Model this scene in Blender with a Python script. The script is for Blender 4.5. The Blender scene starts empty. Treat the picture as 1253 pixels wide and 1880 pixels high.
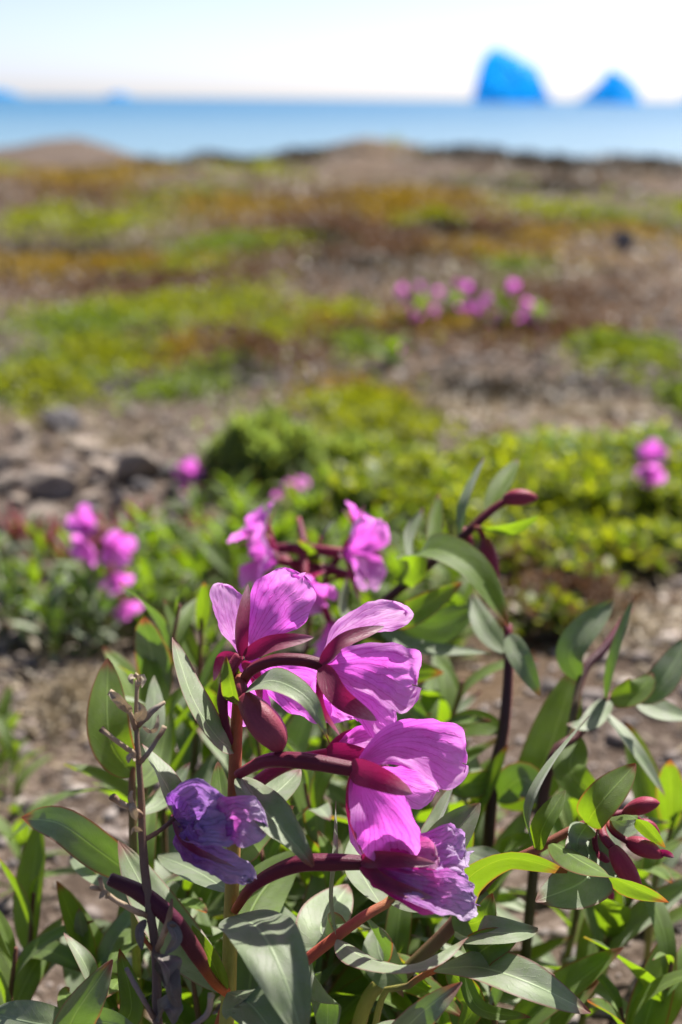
import bpy, math, random
import numpy as np
from mathutils import Vector, Matrix, noise, Quaternion

# ------------------------------------------------------------------ camera, sky, sun, exposure
sc = bpy.context.scene
col = sc.collection
rad = math.radians
W_PX, H_PX, F_PX = 1253.0, 1880.0, 2611.0       # picture grid used to read positions off, 50 mm lens on a 36 mm tall frame
CAM = Vector((0, 0, 0.26))
PITCH, ROLL = rad(16.2), rad(0.45)
FWD = Vector((0, math.cos(PITCH), -math.sin(PITCH)))
_r0, _u0 = Vector((1, 0, 0)), Vector((0, math.sin(PITCH), math.cos(PITCH)))
RGT = _r0 * math.cos(ROLL) + _u0 * math.sin(ROLL)
UPV = _u0 * math.cos(ROLL) - _r0 * math.sin(ROLL)
D0 = 0.30
MM = 0.001
PX = D0 / F_PX                                  # metres per photo pixel at the focused distance

cam = bpy.data.cameras.new('camera')
cam.sensor_fit = 'VERTICAL'
cam.sensor_height = 36.0
cam.sensor_width = 24.0
cam.lens = 50.0
cam.clip_start = 0.02
cam.clip_end = 60000
cam.dof.use_dof = True
cam.dof.focus_distance = D0 + 0.004
cam.dof.aperture_fstop = 11.5
cam_o = bpy.data.objects.new('camera', cam)
cam_o.matrix_world = Matrix((
    (RGT.x, UPV.x, -FWD.x, CAM.x), (RGT.y, UPV.y, -FWD.y, CAM.y),
    (RGT.z, UPV.z, -FWD.z, CAM.z), (0, 0, 0, 1)))
col.objects.link(cam_o)
sc.camera = cam_o

SUN_EL, SUN_AZ = rad(54), rad(34)               # azimuth measured from the view direction towards the right
world = bpy.data.worlds.new('World')
sc.world = world
world.use_nodes = True
wn = world.node_tree
sky = wn.nodes.new('ShaderNodeTexSky')
sky.sky_type = 'NISHITA'
sky.sun_disc = False
sky.sun_elevation = SUN_EL
sky.sun_rotation = SUN_AZ
sky.air_density = 0.30
sky.dust_density = 1.2
sky.ozone_density = 0.5
bg = wn.nodes['Background']
bg.inputs['Strength'].default_value = 0.108
wn.links.new(sky.outputs[0], bg.inputs['Color'])

sun = bpy.data.lights.new('sun', 'SUN')
sun.energy = 5.0
sun.angle = rad(0.53)
sun.color = (1.0, 0.955, 0.88)
sun_o = bpy.data.objects.new('sun', sun)
SUN = Vector((math.sin(SUN_AZ) * math.cos(SUN_EL), math.cos(SUN_AZ) * math.cos(SUN_EL), math.sin(SUN_EL)))
sun_o.rotation_euler = SUN.to_track_quat('Z', 'Y').to_euler()
sun_o.location = (3, 6, 8)
col.objects.link(sun_o)

sc.view_settings.view_transform = 'Standard'
sc.view_settings.look = 'None'
sc.view_settings.gamma = 1.0
sc.view_settings.exposure = 1.08
sc.cycles.use_denoising = True
sc.cycles.max_bounces = 10
sc.cycles.transparent_max_bounces = 8
sc.cycles.sample_clamp_indirect = 4.0

rnd = random.Random(7)
nrng = np.random.default_rng(11)

# ------------------------------------------------------------------ places
def P(x, y, k=0.0):
    """photo pixel + depth in mm behind the focused plane -> a point in the place"""
    d = D0 + k * MM
    return CAM + FWD * d + RGT * ((x - W_PX / 2) / F_PX * d) + UPV * ((H_PX / 2 - y) / F_PX * d)

def sstep(a, b, t):
    t = np.clip((t - a) / (b - a), 0, 1)
    return t * t * (3 - 2 * t)

_waves = [(nrng.uniform(-1, 1), nrng.uniform(-1, 1), nrng.uniform(0, 6.28)) for _ in range(26)]
CRX = np.array([-400, 0, 60, 130, 190, 235, 330, 370, 400, 450, 520, 600, 660, 740, 800, 860, 1000, 1253, 1700], float)
CRY = np.array([285, 284, 278, 264, 280, 296, 304, 297, 291, 303, 294, 280, 268, 276, 290, 296, 299, 304, 300], float)
Y_CREST = 6.4
_dep = PITCH - np.arctan((940 - CRY + (CRX - 626) * 0.0075) / F_PX)
CRXW = (CRX - W_PX / 2) / F_PX * Y_CREST * 1.0
CRZ = CAM.z - np.tan(_dep) * Y_CREST
CRZ = -0.012 + (CRZ - CRZ.min()) * 1.25
def gz(X, Y):
    X = np.asarray(X, float); Y = np.asarray(Y, float)
    z = np.zeros(np.broadcast(X, Y).shape)
    for i, (a, b, p) in enumerate(_waves):
        fr = 2.0 + i * 0.9
        am = 0.0052 / (1 + i * 0.22)
        z = z + am * np.sin(fr * (a * X + b * Y) * 2.2 + p)
    z = z * (1 + 0.5 * sstep(1.5, 4, Y))
    far = 0
    for i, (a, b, p) in enumerate(_waves[:9]):
        far = far + 0.014 * np.sin((0.7 + 0.35 * i) * (a * X * 1.2 + b * Y * 1.5) + p * 2)
    z = z + far * sstep(1.6, 3.2, Y)
    cr = np.interp(X, CRXW, CRZ)
    wgt = np.exp(-((Y - Y_CREST) / 0.75) ** 2)
    z = z * (1 - wgt) + cr * wgt
    z = z - 0.28 * sstep(6.55, 8.2, Y) - 3.2 * sstep(7.6, 26, Y) - 3.2 * sstep(14, 40, np.abs(X))
    return z

def gzf(x, y):
    return float(gz(np.array([x]), np.array([y]))[0])

def G(x, y):
    """photo pixel -> point on the ground"""
    r = FWD + RGT * ((x - W_PX / 2) / F_PX) + UPV * ((H_PX / 2 - y) / F_PX)
    z0 = 0.0
    for _ in range(4):
        t = (CAM.z - z0) / max(-r.z, 1e-4)
        p = CAM + r * t
        z0 = gzf(p.x, p.y)
    p.z = z0
    return p

# ------------------------------------------------------------------ materials
def new_mat(name):
    m = bpy.data.materials.new(name)
    m.use_nodes = True
    m.node_tree.nodes.clear()
    return m, NT(m.node_tree)

class NT:
    def __init__(s, t): s.t = t
    def n(s, kind, **kw):
        nd = s.t.nodes.new('ShaderNode' + kind)
        for k, v in kw.items():
            if k in nd.inputs: s.set(nd.inputs[k], v)
            else: setattr(nd, k, v)
        return nd
    def set(s, sock, v):
        if hasattr(v, 'is_output') or isinstance(v, bpy.types.NodeSocket): s.t.links.new(v, sock)
        else: sock.default_value = v
    def math(s, op, a, b=None, c=None, clamp=False):
        nd = s.t.nodes.new('ShaderNodeMath'); nd.operation = op; nd.use_clamp = clamp
        s.set(nd.inputs[0], a)
        if b is not None: s.set(nd.inputs[1], b)
        if c is not None: s.set(nd.inputs[2], c)
        return nd.outputs[0]
    def ss(s, v, a, b):
        nd = s.t.nodes.new('ShaderNodeMapRange'); nd.interpolation_type = 'SMOOTHSTEP'
        s.set(nd.inputs[0], v); nd.inputs[1].default_value = a; nd.inputs[2].default_value = b
        return nd.outputs[0]
    def mix(s, f, a, b, mode='MIX'):
        nd = s.t.nodes.new('ShaderNodeMix'); nd.data_type = 'RGBA'; nd.blend_type = mode
        s.set(nd.inputs[0], f)
        for sock, v in ((nd.inputs[6], a), (nd.inputs[7], b)):
            if isinstance(v, tuple) and len(v) == 3: v = (*v, 1)
            s.set(sock, v)
        return nd.outputs[2]
    def noise(s, scale, vec=None, detail=4, rough=0.55):
        nd = s.t.nodes.new('ShaderNodeTexNoise')
        nd.inputs['Scale'].default_value = scale; nd.inputs['Detail'].default_value = detail
        nd.inputs['Roughness'].default_value = rough
        if vec is not None: s.t.links.new(vec, nd.inputs['Vector'])
        return nd.outputs[0]
    def bump(s, h, strength, dist):
        nd = s.t.nodes.new('ShaderNodeBump')
        nd.inputs['Strength'].default_value = strength; nd.inputs['Distance'].default_value = dist
        s.t.links.new(h, nd.inputs['Height'])
        return nd.outputs[0]
    def pos(s): return s.t.nodes.new('ShaderNodeNewGeometry').outputs['Position']
    def uv(s):
        u = s.t.nodes.new('ShaderNodeTexCoord'); x = s.t.nodes.new('ShaderNodeSeparateXYZ')
        s.t.links.new(u.outputs['UV'], x.inputs[0])
        return u.outputs['UV'], x.outputs[0], x.outputs[1]
    def out(s, sh):
        o = s.t.nodes.new('ShaderNodeOutputMaterial'); s.t.links.new(sh, o.inputs['Surface'])
    def thin(s, base, trans, f, rough=0.5, spec=0.4, sheen=0.0, nrm=None):
        p = s.n('BsdfPrincipled', Roughness=rough)
        s.set(p.inputs['Base Color'], base); p.inputs['Specular IOR Level'].default_value = spec
        p.inputs['Sheen Weight'].default_value = sheen; p.inputs['Sheen Roughness'].default_value = 0.5
        t = s.n('BsdfTranslucent'); s.set(t.inputs['Color'], trans)
        if nrm is not None:
            s.t.links.new(nrm, p.inputs['Normal']); s.t.links.new(nrm, t.inputs['Normal'])
        m = s.t.nodes.new('ShaderNodeMixShader'); s.set(m.inputs[0], f)
        s.t.links.new(p.outputs[0], m.inputs[1]); s.t.links.new(t.outputs[0], m.inputs[2])
        return m.outputs[0]

def leaf_material(name, top, trans, red=0.75, glaucous=0.35, tf=0.5, spec=0.3, sheen=0.05):
    m, t = new_mat(name)
    uv, u, v = t.uv()
    oi = t.n('ObjectInfo')
    r = oi.outputs['Random']
    av = t.math('ABSOLUTE', t.math('SUBTRACT', t.math('MULTIPLY', v, 2.0), 1.0))
    mid = t.math('SUBTRACT', 1.0, t.ss(av, 0.015, 0.06))
    # side veins sweeping forward from the midrib
    ph = t.math('SUBTRACT', t.math('MULTIPLY', u, 13.0), t.math('MULTIPLY', av, 3.2))
    ph = t.math('ADD', ph, t.math('MULTIPLY', t.noise(7.0, uv, 2), 1.3))
    vein = t.math('ABSOLUTE', t.math('SINE', t.math('MULTIPLY', ph, 3.1416)))
    vein = t.math('SUBTRACT', 1.0, t.ss(vein, 0.0, 0.22))
    vein = t.math('MULTIPLY', vein, 0.35)
    n1 = t.noise(3.0, uv, 5)
    pos = t.pos()
    fine = t.noise(2600.0, pos, 3, 0.7)
    blot = t.noise(260.0, pos, 4)
    c = t.mix(t.ss(n1, 0.3, 0.7), tuple(x * 0.82 for x in top), tuple(x * 1.2 for x in top))
    grey = sum(top) / 3 * 1.35
    c = t.mix(t.math('MULTIPLY', t.ss(t.math('ADD', blot, t.math('MULTIPLY', t.math('SUBTRACT', fine, 0.5), 0.6)), 0.38, 0.66), glaucous),
              c, (grey * 1.0, grey * 1.06, grey * 0.84))
    c = t.mix(mid, c, tuple(min(1, x * 1.7 + 0.04) for x in top))
    c = t.mix(vein, c, tuple(x * 1.35 for x in top))
    # red tip and red margin, more on some leaves than on others
    tip = t.ss(t.math('ADD', u, t.math('MULTIPLY', t.math('SUBTRACT', n1, 0.5), 0.16)), 0.86, 0.97)
    edge = t.math('MULTIPLY', t.ss(av, 0.86, 1.0), t.ss(t.math('ADD', r, t.math('MULTIPLY', n1, 0.5)), 0.45, 1.1))
    amount = t.math('MULTIPLY', t.math('MAXIMUM', t.math('MULTIPLY', tip, t.ss(r, 0.0, 0.5)), edge), red, clamp=True)
    c = t.mix(amount, c, (0.16, 0.025, 0.035))
    spots = t.math('MULTIPLY', t.ss(t.noise(620.0, pos, 2), 0.69, 0.76), t.ss(t.noise(90.0, pos, 2), 0.48, 0.6))
    c = t.mix(t.math('MULTIPLY', spots, 0.75), c, (0.07, 0.045, 0.02))
    hue = t.n('HueSaturation'); hue.inputs['Hue'].default_value = 0.5
    t.set(hue.inputs['Value'], t.math('ADD', 0.8, t.math('MULTIPLY', r, 0.4)))
    t.set(hue.inputs['Color'], c)
    tr = t.mix(t.ss(n1, 0.25, 0.75), tuple(x * 0.8 for x in trans), trans)
    tr = t.mix(t.math('MULTIPLY', vein, 0.7), tr, tuple(x * 0.62 for x in trans))
    tr = t.mix(t.math('MULTIPLY', mid, 0.6), tr, (trans[0] * 1.25, trans[1] * 1.05, trans[2]))
    tr = t.mix(amount, tr, (0.42, 0.045, 0.03))
    hh = t.math('ADD', t.math('MULTIPLY', fine, 0.25), t.math('ADD', t.math('MULTIPLY', vein, -1.2), t.math('MULTIPLY', mid, -1.5)))
    nrm = t.bump(hh, 0.30, 0.00035)
    t.out(t.thin(hue.outputs[0], tr, tf, 0.54, spec, sheen, nrm))
    return m

def petal_material(name, base, trans, vcol, tcol, tf=0.6, fade=0.0, vf=27.0, wrinkle=0.0):
    m, t = new_mat(name)
    uv, u, a = t.uv()
    oi = t.n('ObjectInfo')
    n1 = t.noise(4.0, uv, 3)
    n2 = t.noise(14.0, uv, 3)
    # veins fan out of the claw: lines of constant angle that wander and fork outwards
    wob = t.math('ADD', t.math('MULTIPLY', t.math('SUBTRACT', n1, 0.5), 5.5), t.math('MULTIPLY', t.math('SUBTRACT', n2, 0.5), 1.3))
    ph = t.math('ADD', t.math('MULTIPLY', a, vf), wob)
    l1 = t.math('SUBTRACT', 1.0, t.ss(t.math('ABSOLUTE', t.math('SINE', ph)), 0.0, 0.42))
    ph2 = t.math('ADD', t.math('MULTIPLY', a, vf * 2.1), t.math('MULTIPLY', wob, 2.1))
    l2 = t.math('SUBTRACT', 1.0, t.ss(t.math('ABSOLUTE', t.math('SINE', ph2)), 0.0, 0.30))
    l2 = t.math('MULTIPLY', l2, t.ss(u, 0.32, 0.62))
    veins = t.math('MULTIPLY', t.math('MAXIMUM', l1, t.math('MULTIPLY', l2, 0.7)), t.math('SUBTRACT', 1.0, t.ss(u, 0.82, 1.0)))
    veins = t.math('MULTIPLY', veins, t.math('ADD', 0.25, t.math('MULTIPLY', n2, 0.75)))
    basef = t.math('SUBTRACT', 1.0, t.ss(u, 0.0, 0.32))
    pos = t.pos()
    sp = t.noise(700.0, pos, 4, 0.65)
    c = t.mix(t.ss(sp, 0.3, 0.7), tuple(x * 0.86 for x in base), tuple(min(1, x * 1.1) for x in base))
    c = t.mix(veins, c, vcol)
    c = t.mix(t.math('MULTIPLY', basef, 0.6), c, vcol)
    rim = t.math('MULTIPLY', t.ss(t.math('ADD', u, t.math('MULTIPLY', t.math('SUBTRACT', n2, 0.5), 0.35)), 0.6, 1.0), 0.42)
    c = t.mix(rim, c, tuple(min(1, x * 0.5 + 0.45) for x in base))
    tr = t.mix(veins, trans, tcol)
    tr = t.mix(rim, tr, tuple(min(1, x * 0.6 + 0.36) for x in trans))
    tr = t.mix(t.math('MULTIPLY', basef, 0.6), tr, tcol)
    if fade:
        bl = t.ss(t.noise(300.0, pos, 5, 0.7), 0.42, 0.66)
        e = t.math('MULTIPLY', t.math('MAXIMUM', t.ss(u, 0.5, 1.0), t.math('MULTIPLY', bl, 0.5)), fade)
        c = t.mix(e, c, (0.62, 0.52, 0.70))
        tr = t.mix(e, tr, (0.50, 0.32, 0.66))
    h = t.math('ADD', t.math('MULTIPLY', veins, 1.0), t.math('MULTIPLY', sp, 0.5 + wrinkle * 2))
    nrm = t.bump(h, 0.35 + wrinkle, 0.0003)
    t.out(t.thin(c, tr, tf, 0.5, 0.35, 0.25, nrm))
    return m

def tube_material(name, rough=0.5, sheen=0.3, streak=0.5, sc1=500.0, spec=0.4):
    """skins coloured along their length by the colour stored on the mesh"""
    m, t = new_mat(name)
    at = t.n('VertexColor', layer_name='Col')
    uv, u, v = t.uv()
    mp = t.n('Mapping'); t.t.links.new(uv, mp.inputs[0]); mp.inputs['Scale'].default_value = (3, 16, 1)
    n1 = t.noise(3.0, mp.outputs[0], 4)
    pos = t.pos()
    n2 = t.noise(sc1, pos, 5, 0.65)
    f = t.math('ADD', 1.0 - streak * 0.5, t.math('MULTIPLY', t.math('ADD', t.math('MULTIPLY', n1, 0.6), t.math('MULTIPLY', n2, 0.4)), streak))
    hue = t.n('HueSaturation'); t.set(hue.inputs['Color'], at.outputs['Color']); t.set(hue.inputs['Value'], f)
    fine = t.noise(3200.0, pos, 2)
    nrm = t.bump(t.math('ADD', n1, fine), 0.3, 0.0004)
    p = t.n('BsdfPrincipled', Roughness=rough)
    t.t.links.new(hue.outputs[0], p.inputs['Base Color']); t.t.links.new(nrm, p.inputs['Normal'])
    p.inputs['Specular IOR Level'].default_value = spec
    p.inputs['Sheen Weight'].default_value = sheen; p.inputs['Sheen Roughness'].default_value = 0.4
    p.inputs['Sheen Tint'].default_value = (1, 0.3, 0.33, 1)
    t.out(p.outputs[0])
    return m

def foliage_material(name, c0, c1, trans, tf=0.45):
    """small leaflets: every one its own tone"""
    m, t = new_mat(name)
    g = t.t.nodes.new('ShaderNodeNewGeometry')
    rr = g.outputs['Random Per Island']
    c = t.mix(rr, c0, c1)
    tr = t.mix(rr, tuple(x * 0.7 for x in trans), trans)
    t.out(t.thin(c, tr, tf, 0.5, 0.35, 0.1))
    return m

def stone_material(name, c0, c1, sc_=120.0):
    m, t = new_mat(name)
    pos = t.pos(); oi = t.n('ObjectInfo')
    n = t.noise(sc_, pos, 6, 0.6); n2 = t.noise(sc_ * 6, pos, 4, 0.7)
    f = t.ss(t.math('ADD', t.math('MULTIPLY', n, 0.7), t.math('MULTIPLY', n2, 0.3)), 0.36, 0.64)
    c = t.mix(f, c0, c1)
    hue = t.n('HueSaturation'); t.set(hue.inputs['Color'], c)
    t.set(hue.inputs['Value'], t.math('ADD', 0.7, t.math('MULTIPLY', oi.outputs['Random'], 0.6)))
    p = t.n('BsdfPrincipled', Roughness=0.85); t.t.links.new(hue.outputs[0], p.inputs['Base Color'])
    t.t.links.new(t.bump(t.math('ADD', n, n2), 0.6, 0.003), p.inputs['Normal'])
    t.out(p.outputs[0])
    return m

def pebble_material(name, k=1.0):
    m, t = new_mat(name)
    g = t.t.nodes.new('ShaderNodeNewGeometry'); rr = g.outputs['Random Per Island']
    ramp = t.n('ValToRGB'); t.t.links.new(rr, ramp.inputs[0])
    el = ramp.color_ramp.elements
    el[0].color = (0.07, 0.06, 0.058, 1); el[1].color = (0.34, 0.29, 0.25, 1)
    for p_, c_ in ((0.35, (0.17, 0.135, 0.12, 1)), (0.6, (0.23, 0.18, 0.155, 1)), (0.8, (0.27, 0.235, 0.215, 1))):
        e = el.new(p_); e.color = c_
    n = t.noise(420.0, t.pos(), 4)
    for e in el: e.color = tuple(x * k for x in e.color[:3]) + (1,)
    c = t.mix(t.math('MULTIPLY', n, 0.6), ramp.outputs[0], (0.12 * k, 0.10 * k, 0.09 * k))
    p = t.n('BsdfPrincipled', Roughness=0.8); t.t.links.new(c, p.inputs['Base Color'])
    t.out(p.outputs[0])
    return m

def ground_material():
    m, t = new_mat('tundra_ground')
    pos = t.pos()
    big = t.noise(0.55, pos, 5, 0.6); mid = t.noise(2.4, pos, 5, 0.6); sm = t.noise(14.0, pos, 5, 0.65); fine = t.noise(160.0, pos, 4, 0.7)
    soil = t.mix(t.ss(sm, 0.32, 0.68), (0.052, 0.036, 0.027), (0.105, 0.076, 0.058))
    soil = t.mix(t.ss(fine, 0.42, 0.72), soil, (0.185, 0.145, 0.12))
    heath = t.mix(t.ss(sm, 0.35, 0.65), (0.080, 0.046, 0.022), (0.130, 0.082, 0.036))
    c = t.mix(t.ss(t.math('ADD', t.math('MULTIPLY', big, 0.5), t.math('MULTIPLY', mid, 0.5)), 0.47, 0.60), soil, heath)
    p = t.n('BsdfPrincipled', Roughness=0.95); t.t.links.new(c, p.inputs['Base Color'])
    p.inputs['Specular IOR Level'].default_value = 0.15
    t.t.links.new(t.bump(t.math('ADD', t.math('MULTIPLY', sm, 2.0), fine), 0.7, 0.006), p.inputs['Normal'])
    t.out(p.outputs[0])
    return m

def water_material():
    m, t = new_mat('sea_water')
    pos = t.pos()
    mp = t.n('Mapping'); t.t.links.new(pos, mp.inputs[0]); mp.inputs['Scale'].default_value = (0.25, 1.0, 1.0)
    w = t.noise(0.5, mp.outputs[0], 6, 0.6)
    p = t.n('BsdfPrincipled', Roughness=0.34)
    sx = t.n('SeparateXYZ'); t.t.links.new(pos, sx.inputs[0])
    c = t.mix(t.ss(t.math('LOGARITHM', sx.outputs[1], 10.0), 1.55, 2.5), (0.13, 0.225, 0.29), (0.008, 0.115, 0.23))   # silty shallows to deep water
    t.t.links.new(c, p.inputs['Base Color'])
    p.inputs['IOR'].default_value = 1.33
    t.t.links.new(t.bump(w, 0.9, 0.5), p.inputs['Normal'])
    t.out(p.outputs[0])
    return m

def ice_material():
    m, t = new_mat('blue_ice')
    n = t.noise(0.06, t.pos(), 5); 
    c = t.mix(t.ss(n, 0.35, 0.7), (0.06, 0.58, 0.98), (0.15, 0.68, 0.99))
    t.out(t.thin(c, c, 0.75, 0.6, 0.3, 0.0, t.bump(t.noise(0.2, t.pos(), 6), 0.6, 3.0)))
    return m

M = {}
M['leaf'] = leaf_material('fireweed_leaf', (0.200, 0.260, 0.135), (0.135, 0.255, 0.010), glaucous=0.6, tf=0.36, spec=0.5, sheen=0.28)
M['leaf_green'] = leaf_material('fireweed_leaf_green', (0.130, 0.200, 0.045), (0.220, 0.360, 0.009), glaucous=0.3, tf=0.52)
M['leaf_far'] = leaf_material('fireweed_leaf_bright', (0.140, 0.210, 0.050), (0.255, 0.420, 0.010), glaucous=0.3, tf=0.52)
M['leaf_dry'] = leaf_material('withered_leaf', (0.17, 0.145, 0.135), (0.07, 0.05, 0.04), red=0.0, glaucous=0.4, tf=0.25)
M['husk'] = leaf_material('dry_husk', (0.34, 0.28, 0.21), (0.22, 0.16, 0.09), red=0.0, glaucous=0.2, tf=0.3)
M['petal'] = petal_material('fireweed_petal', (0.71, 0.28, 0.74), (0.90, 0.16, 0.84), (0.50, 0.05, 0.42), (0.62, 0.025, 0.44), tf=0.62)
M['petal_old'] = petal_material('fading_petal', (0.44, 0.15, 0.54), (0.70, 0.09, 0.60), (0.26, 0.02, 0.24), (0.36, 0.008, 0.24), tf=0.5, fade=0.85, wrinkle=0.5)
M['petal_wilted'] = petal_material('wilted_petal', (0.30, 0.14, 0.50), (0.36, 0.09, 0.58), (0.10, 0.02, 0.16), (0.12, 0.01, 0.20), tf=0.42, fade=0.55, wrinkle=0.6)
M['petal_deep'] = petal_material('deep_magenta_petal', (0.34, 0.05, 0.27), (0.62, 0.02, 0.32), (0.22, 0.015, 0.13), (0.38, 0.006, 0.16), tf=0.5, wrinkle=0.4)
M['sepal'] = petal_material('fireweed_sepal', (0.21, 0.020, 0.075), (0.29, 0.008, 0.08), (0.15, 0.010, 0.045), (0.30, 0.006, 0.07), tf=0.40, vf=9.0)
M['sepal_dark'] = petal_material('dark_sepal', (0.15, 0.012, 0.05), (0.34, 0.008, 0.10), (0.09, 0.006, 0.03), (0.22, 0.004, 0.06), tf=0.34, vf=9.0)
M['skin'] = tube_material('velvety_skin', 0.45, 0.22, 0.8, spec=0.22)
M['twig'] = tube_material('dry_twig', 0.8, 0.0, 0.9, 900.0, spec=0.15)
M['stone'] = stone_material('grey_stone', (0.17, 0.135, 0.11), (0.40, 0.325, 0.265))
M['stone_dark'] = stone_material('dark_stone', (0.06, 0.055, 0.06), (0.19, 0.17, 0.165))
M['pebble'] = pebble_material('pebbles', 1.15)
M['pebble_brown'] = pebble_material('brown_pebbles', 0.45)
M['ground'] = ground_material()
M['water'] = water_material()
M['ice'] = ice_material()
M['yellow'] = foliage_material('yellow_green_foliage', (0.10, 0.135, 0.008), (0.205, 0.215, 0.012), (0.36, 0.40, 0.010))
M['green'] = foliage_material('green_foliage', (0.060, 0.090, 0.012), (0.125, 0.165, 0.022), (0.24, 0.34, 0.014))
M['greygreen'] = foliage_material('grey_green_foliage', (0.15, 0.22, 0.09), (0.32, 0.40, 0.19), (0.24, 0.38, 0.06))
M['ochre'] = foliage_material('ochre_foliage', (0.15, 0.095, 0.02), (0.27, 0.19, 0.04), (0.36, 0.23, 0.02))
M['rust'] = foliage_material('rusty_foliage', (0.11, 0.058, 0.035), (0.21, 0.13, 0.075), (0.20, 0.10, 0.04), 0.3)
M['dark'] = foliage_material('dark_heath_shade', (0.045, 0.038, 0.032), (0.10, 0.075, 0.055), (0.08, 0.06, 0.03), 0.25)  # brown heath; along the crest its dark colour also paints the slope's shade
M['tussock'] = foliage_material('tussock_blades', (0.20, 0.26, 0.09), (0.40, 0.46, 0.20), (0.38, 0.52, 0.08), 0.5)
M['shrub_yellow'] = foliage_material('shrub_leaves', (0.13, 0.17, 0.010), (0.26, 0.28, 0.016), (0.48, 0.54, 0.012), 0.5)
M['straw'] = foliage_material('dry_straw', (0.20, 0.15, 0.09), (0.38, 0.31, 0.21), (0.25, 0.19, 0.10), 0.25)

# ------------------------------------------------------------------ objects
def tag(o, label=None, cat=None, group=None, kind=None):
    if label: o['label'] = label
    if cat: o['category'] = cat
    if group: o['group'] = group
    if kind: o['kind'] = kind
    return o

def empty(name, loc, label, cat, group=None):
    o = bpy.data.objects.new(name, None)
    o.empty_display_size = 0.01
    o.location = loc
    col.objects.link(o)
    return tag(o, label, cat, group)

def link(name, me, mat, parent=None, origin=None):
    o = bpy.data.objects.new(name, me)
    if mat is not None and not me.materials: me.materials.append(mat)
    if parent is not None: o.parent = parent
    col.objects.link(o)
    return o

def mesh(name, verts, faces, uvs=None, cols=None, smooth=True):
    me = bpy.data.meshes.new(name)
    me.from_pydata([tuple(v) for v in verts], [], faces)
    n = len(me.loops)
    li = np.empty(n, np.int32); me.loops.foreach_get('vertex_index', li)
    if uvs is not None:
        l = me.uv_layers.new(name='UVMap')
        l.data.foreach_set('uv', np.asarray(uvs, np.float32)[li].ravel())
    if cols is not None:
        c = me.color_attributes.new('Col', 'FLOAT_COLOR', 'POINT')
        a = np.ones((len(verts), 4), np.float32); a[:, :3] = np.asarray(cols, np.float32)
        c.data.foreach_set('color', a.ravel())
    if smooth: me.polygons.foreach_set('use_smooth', np.ones(len(me.polygons), bool))
    me.update()
    return me

def spline(pts, n):
    """Catmull-Rom through pts, n+1 samples evenly spaced along it, with each sample's place (0..1) in the control list"""
    pts = [Vector(p) for p in pts]
    if len(pts) == 2: pts = [pts[0], (pts[0] + pts[1]) / 2, pts[1]]
    q = [pts[0] * 2 - pts[1]] + pts + [pts[-1] * 2 - pts[-2]]
    dense, par = [], []
    S = 14
    m = len(pts) - 1
    for i in range(m):
        a, b, c, d = q[i], q[i + 1], q[i + 2], q[i + 3]
        for j in range(S + (1 if i == m - 1 else 0)):
            t = j / S
            dense.append(0.5 * ((2 * b) + (c - a) * t + (2 * a - 5 * b + 4 * c - d) * t * t + (3 * b - a - 3 * c + d) * t ** 3))
            par.append((i + t) / m)
    L = [0.0]
    for i in range(1, len(dense)): L.append(L[-1] + (dense[i] - dense[i - 1]).length)
    tot = L[-1]
    def at(s):
        s *= tot
        lo = 0
        for i in range(1, len(L)):
            if L[i] >= s: lo = i - 1; break
        else: lo = len(L) - 2
        f = (s - L[lo]) / max(L[lo + 1] - L[lo], 1e-12)
        return dense[lo].lerp(dense[lo + 1], f), par[lo] + (par[lo + 1] - par[lo]) * f
    return at, tot

def prof_leaf(u): return (max(u, 0.004) ** 0.62) * (max(1 - u, 0.0) ** 0.78) / 0.385
def prof_tail(u): return (max(u, 0.006) ** 0.55) * (max(1 - u, 0.0) ** 1.35) / 0.3255
def prof_sepal(u): return (max(u, 0.01) ** 0.34) * (max(1 - u, 0.0) ** 0.66) / 0.529
def prof_petal(u): return (max(u, 0.012) ** 0.80) * (max(1 - u ** 5, 0.0) ** 0.5) / 0.735
def prof_round(u): return (max(u, 0.01) ** 0.45) * (max(1 - u ** 3, 0.0) ** 0.5) / 0.70
PROF = dict(leaf=prof_leaf, tail=prof_tail, sepal=prof_sepal, petal=prof_petal, round=prof_round)

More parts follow.
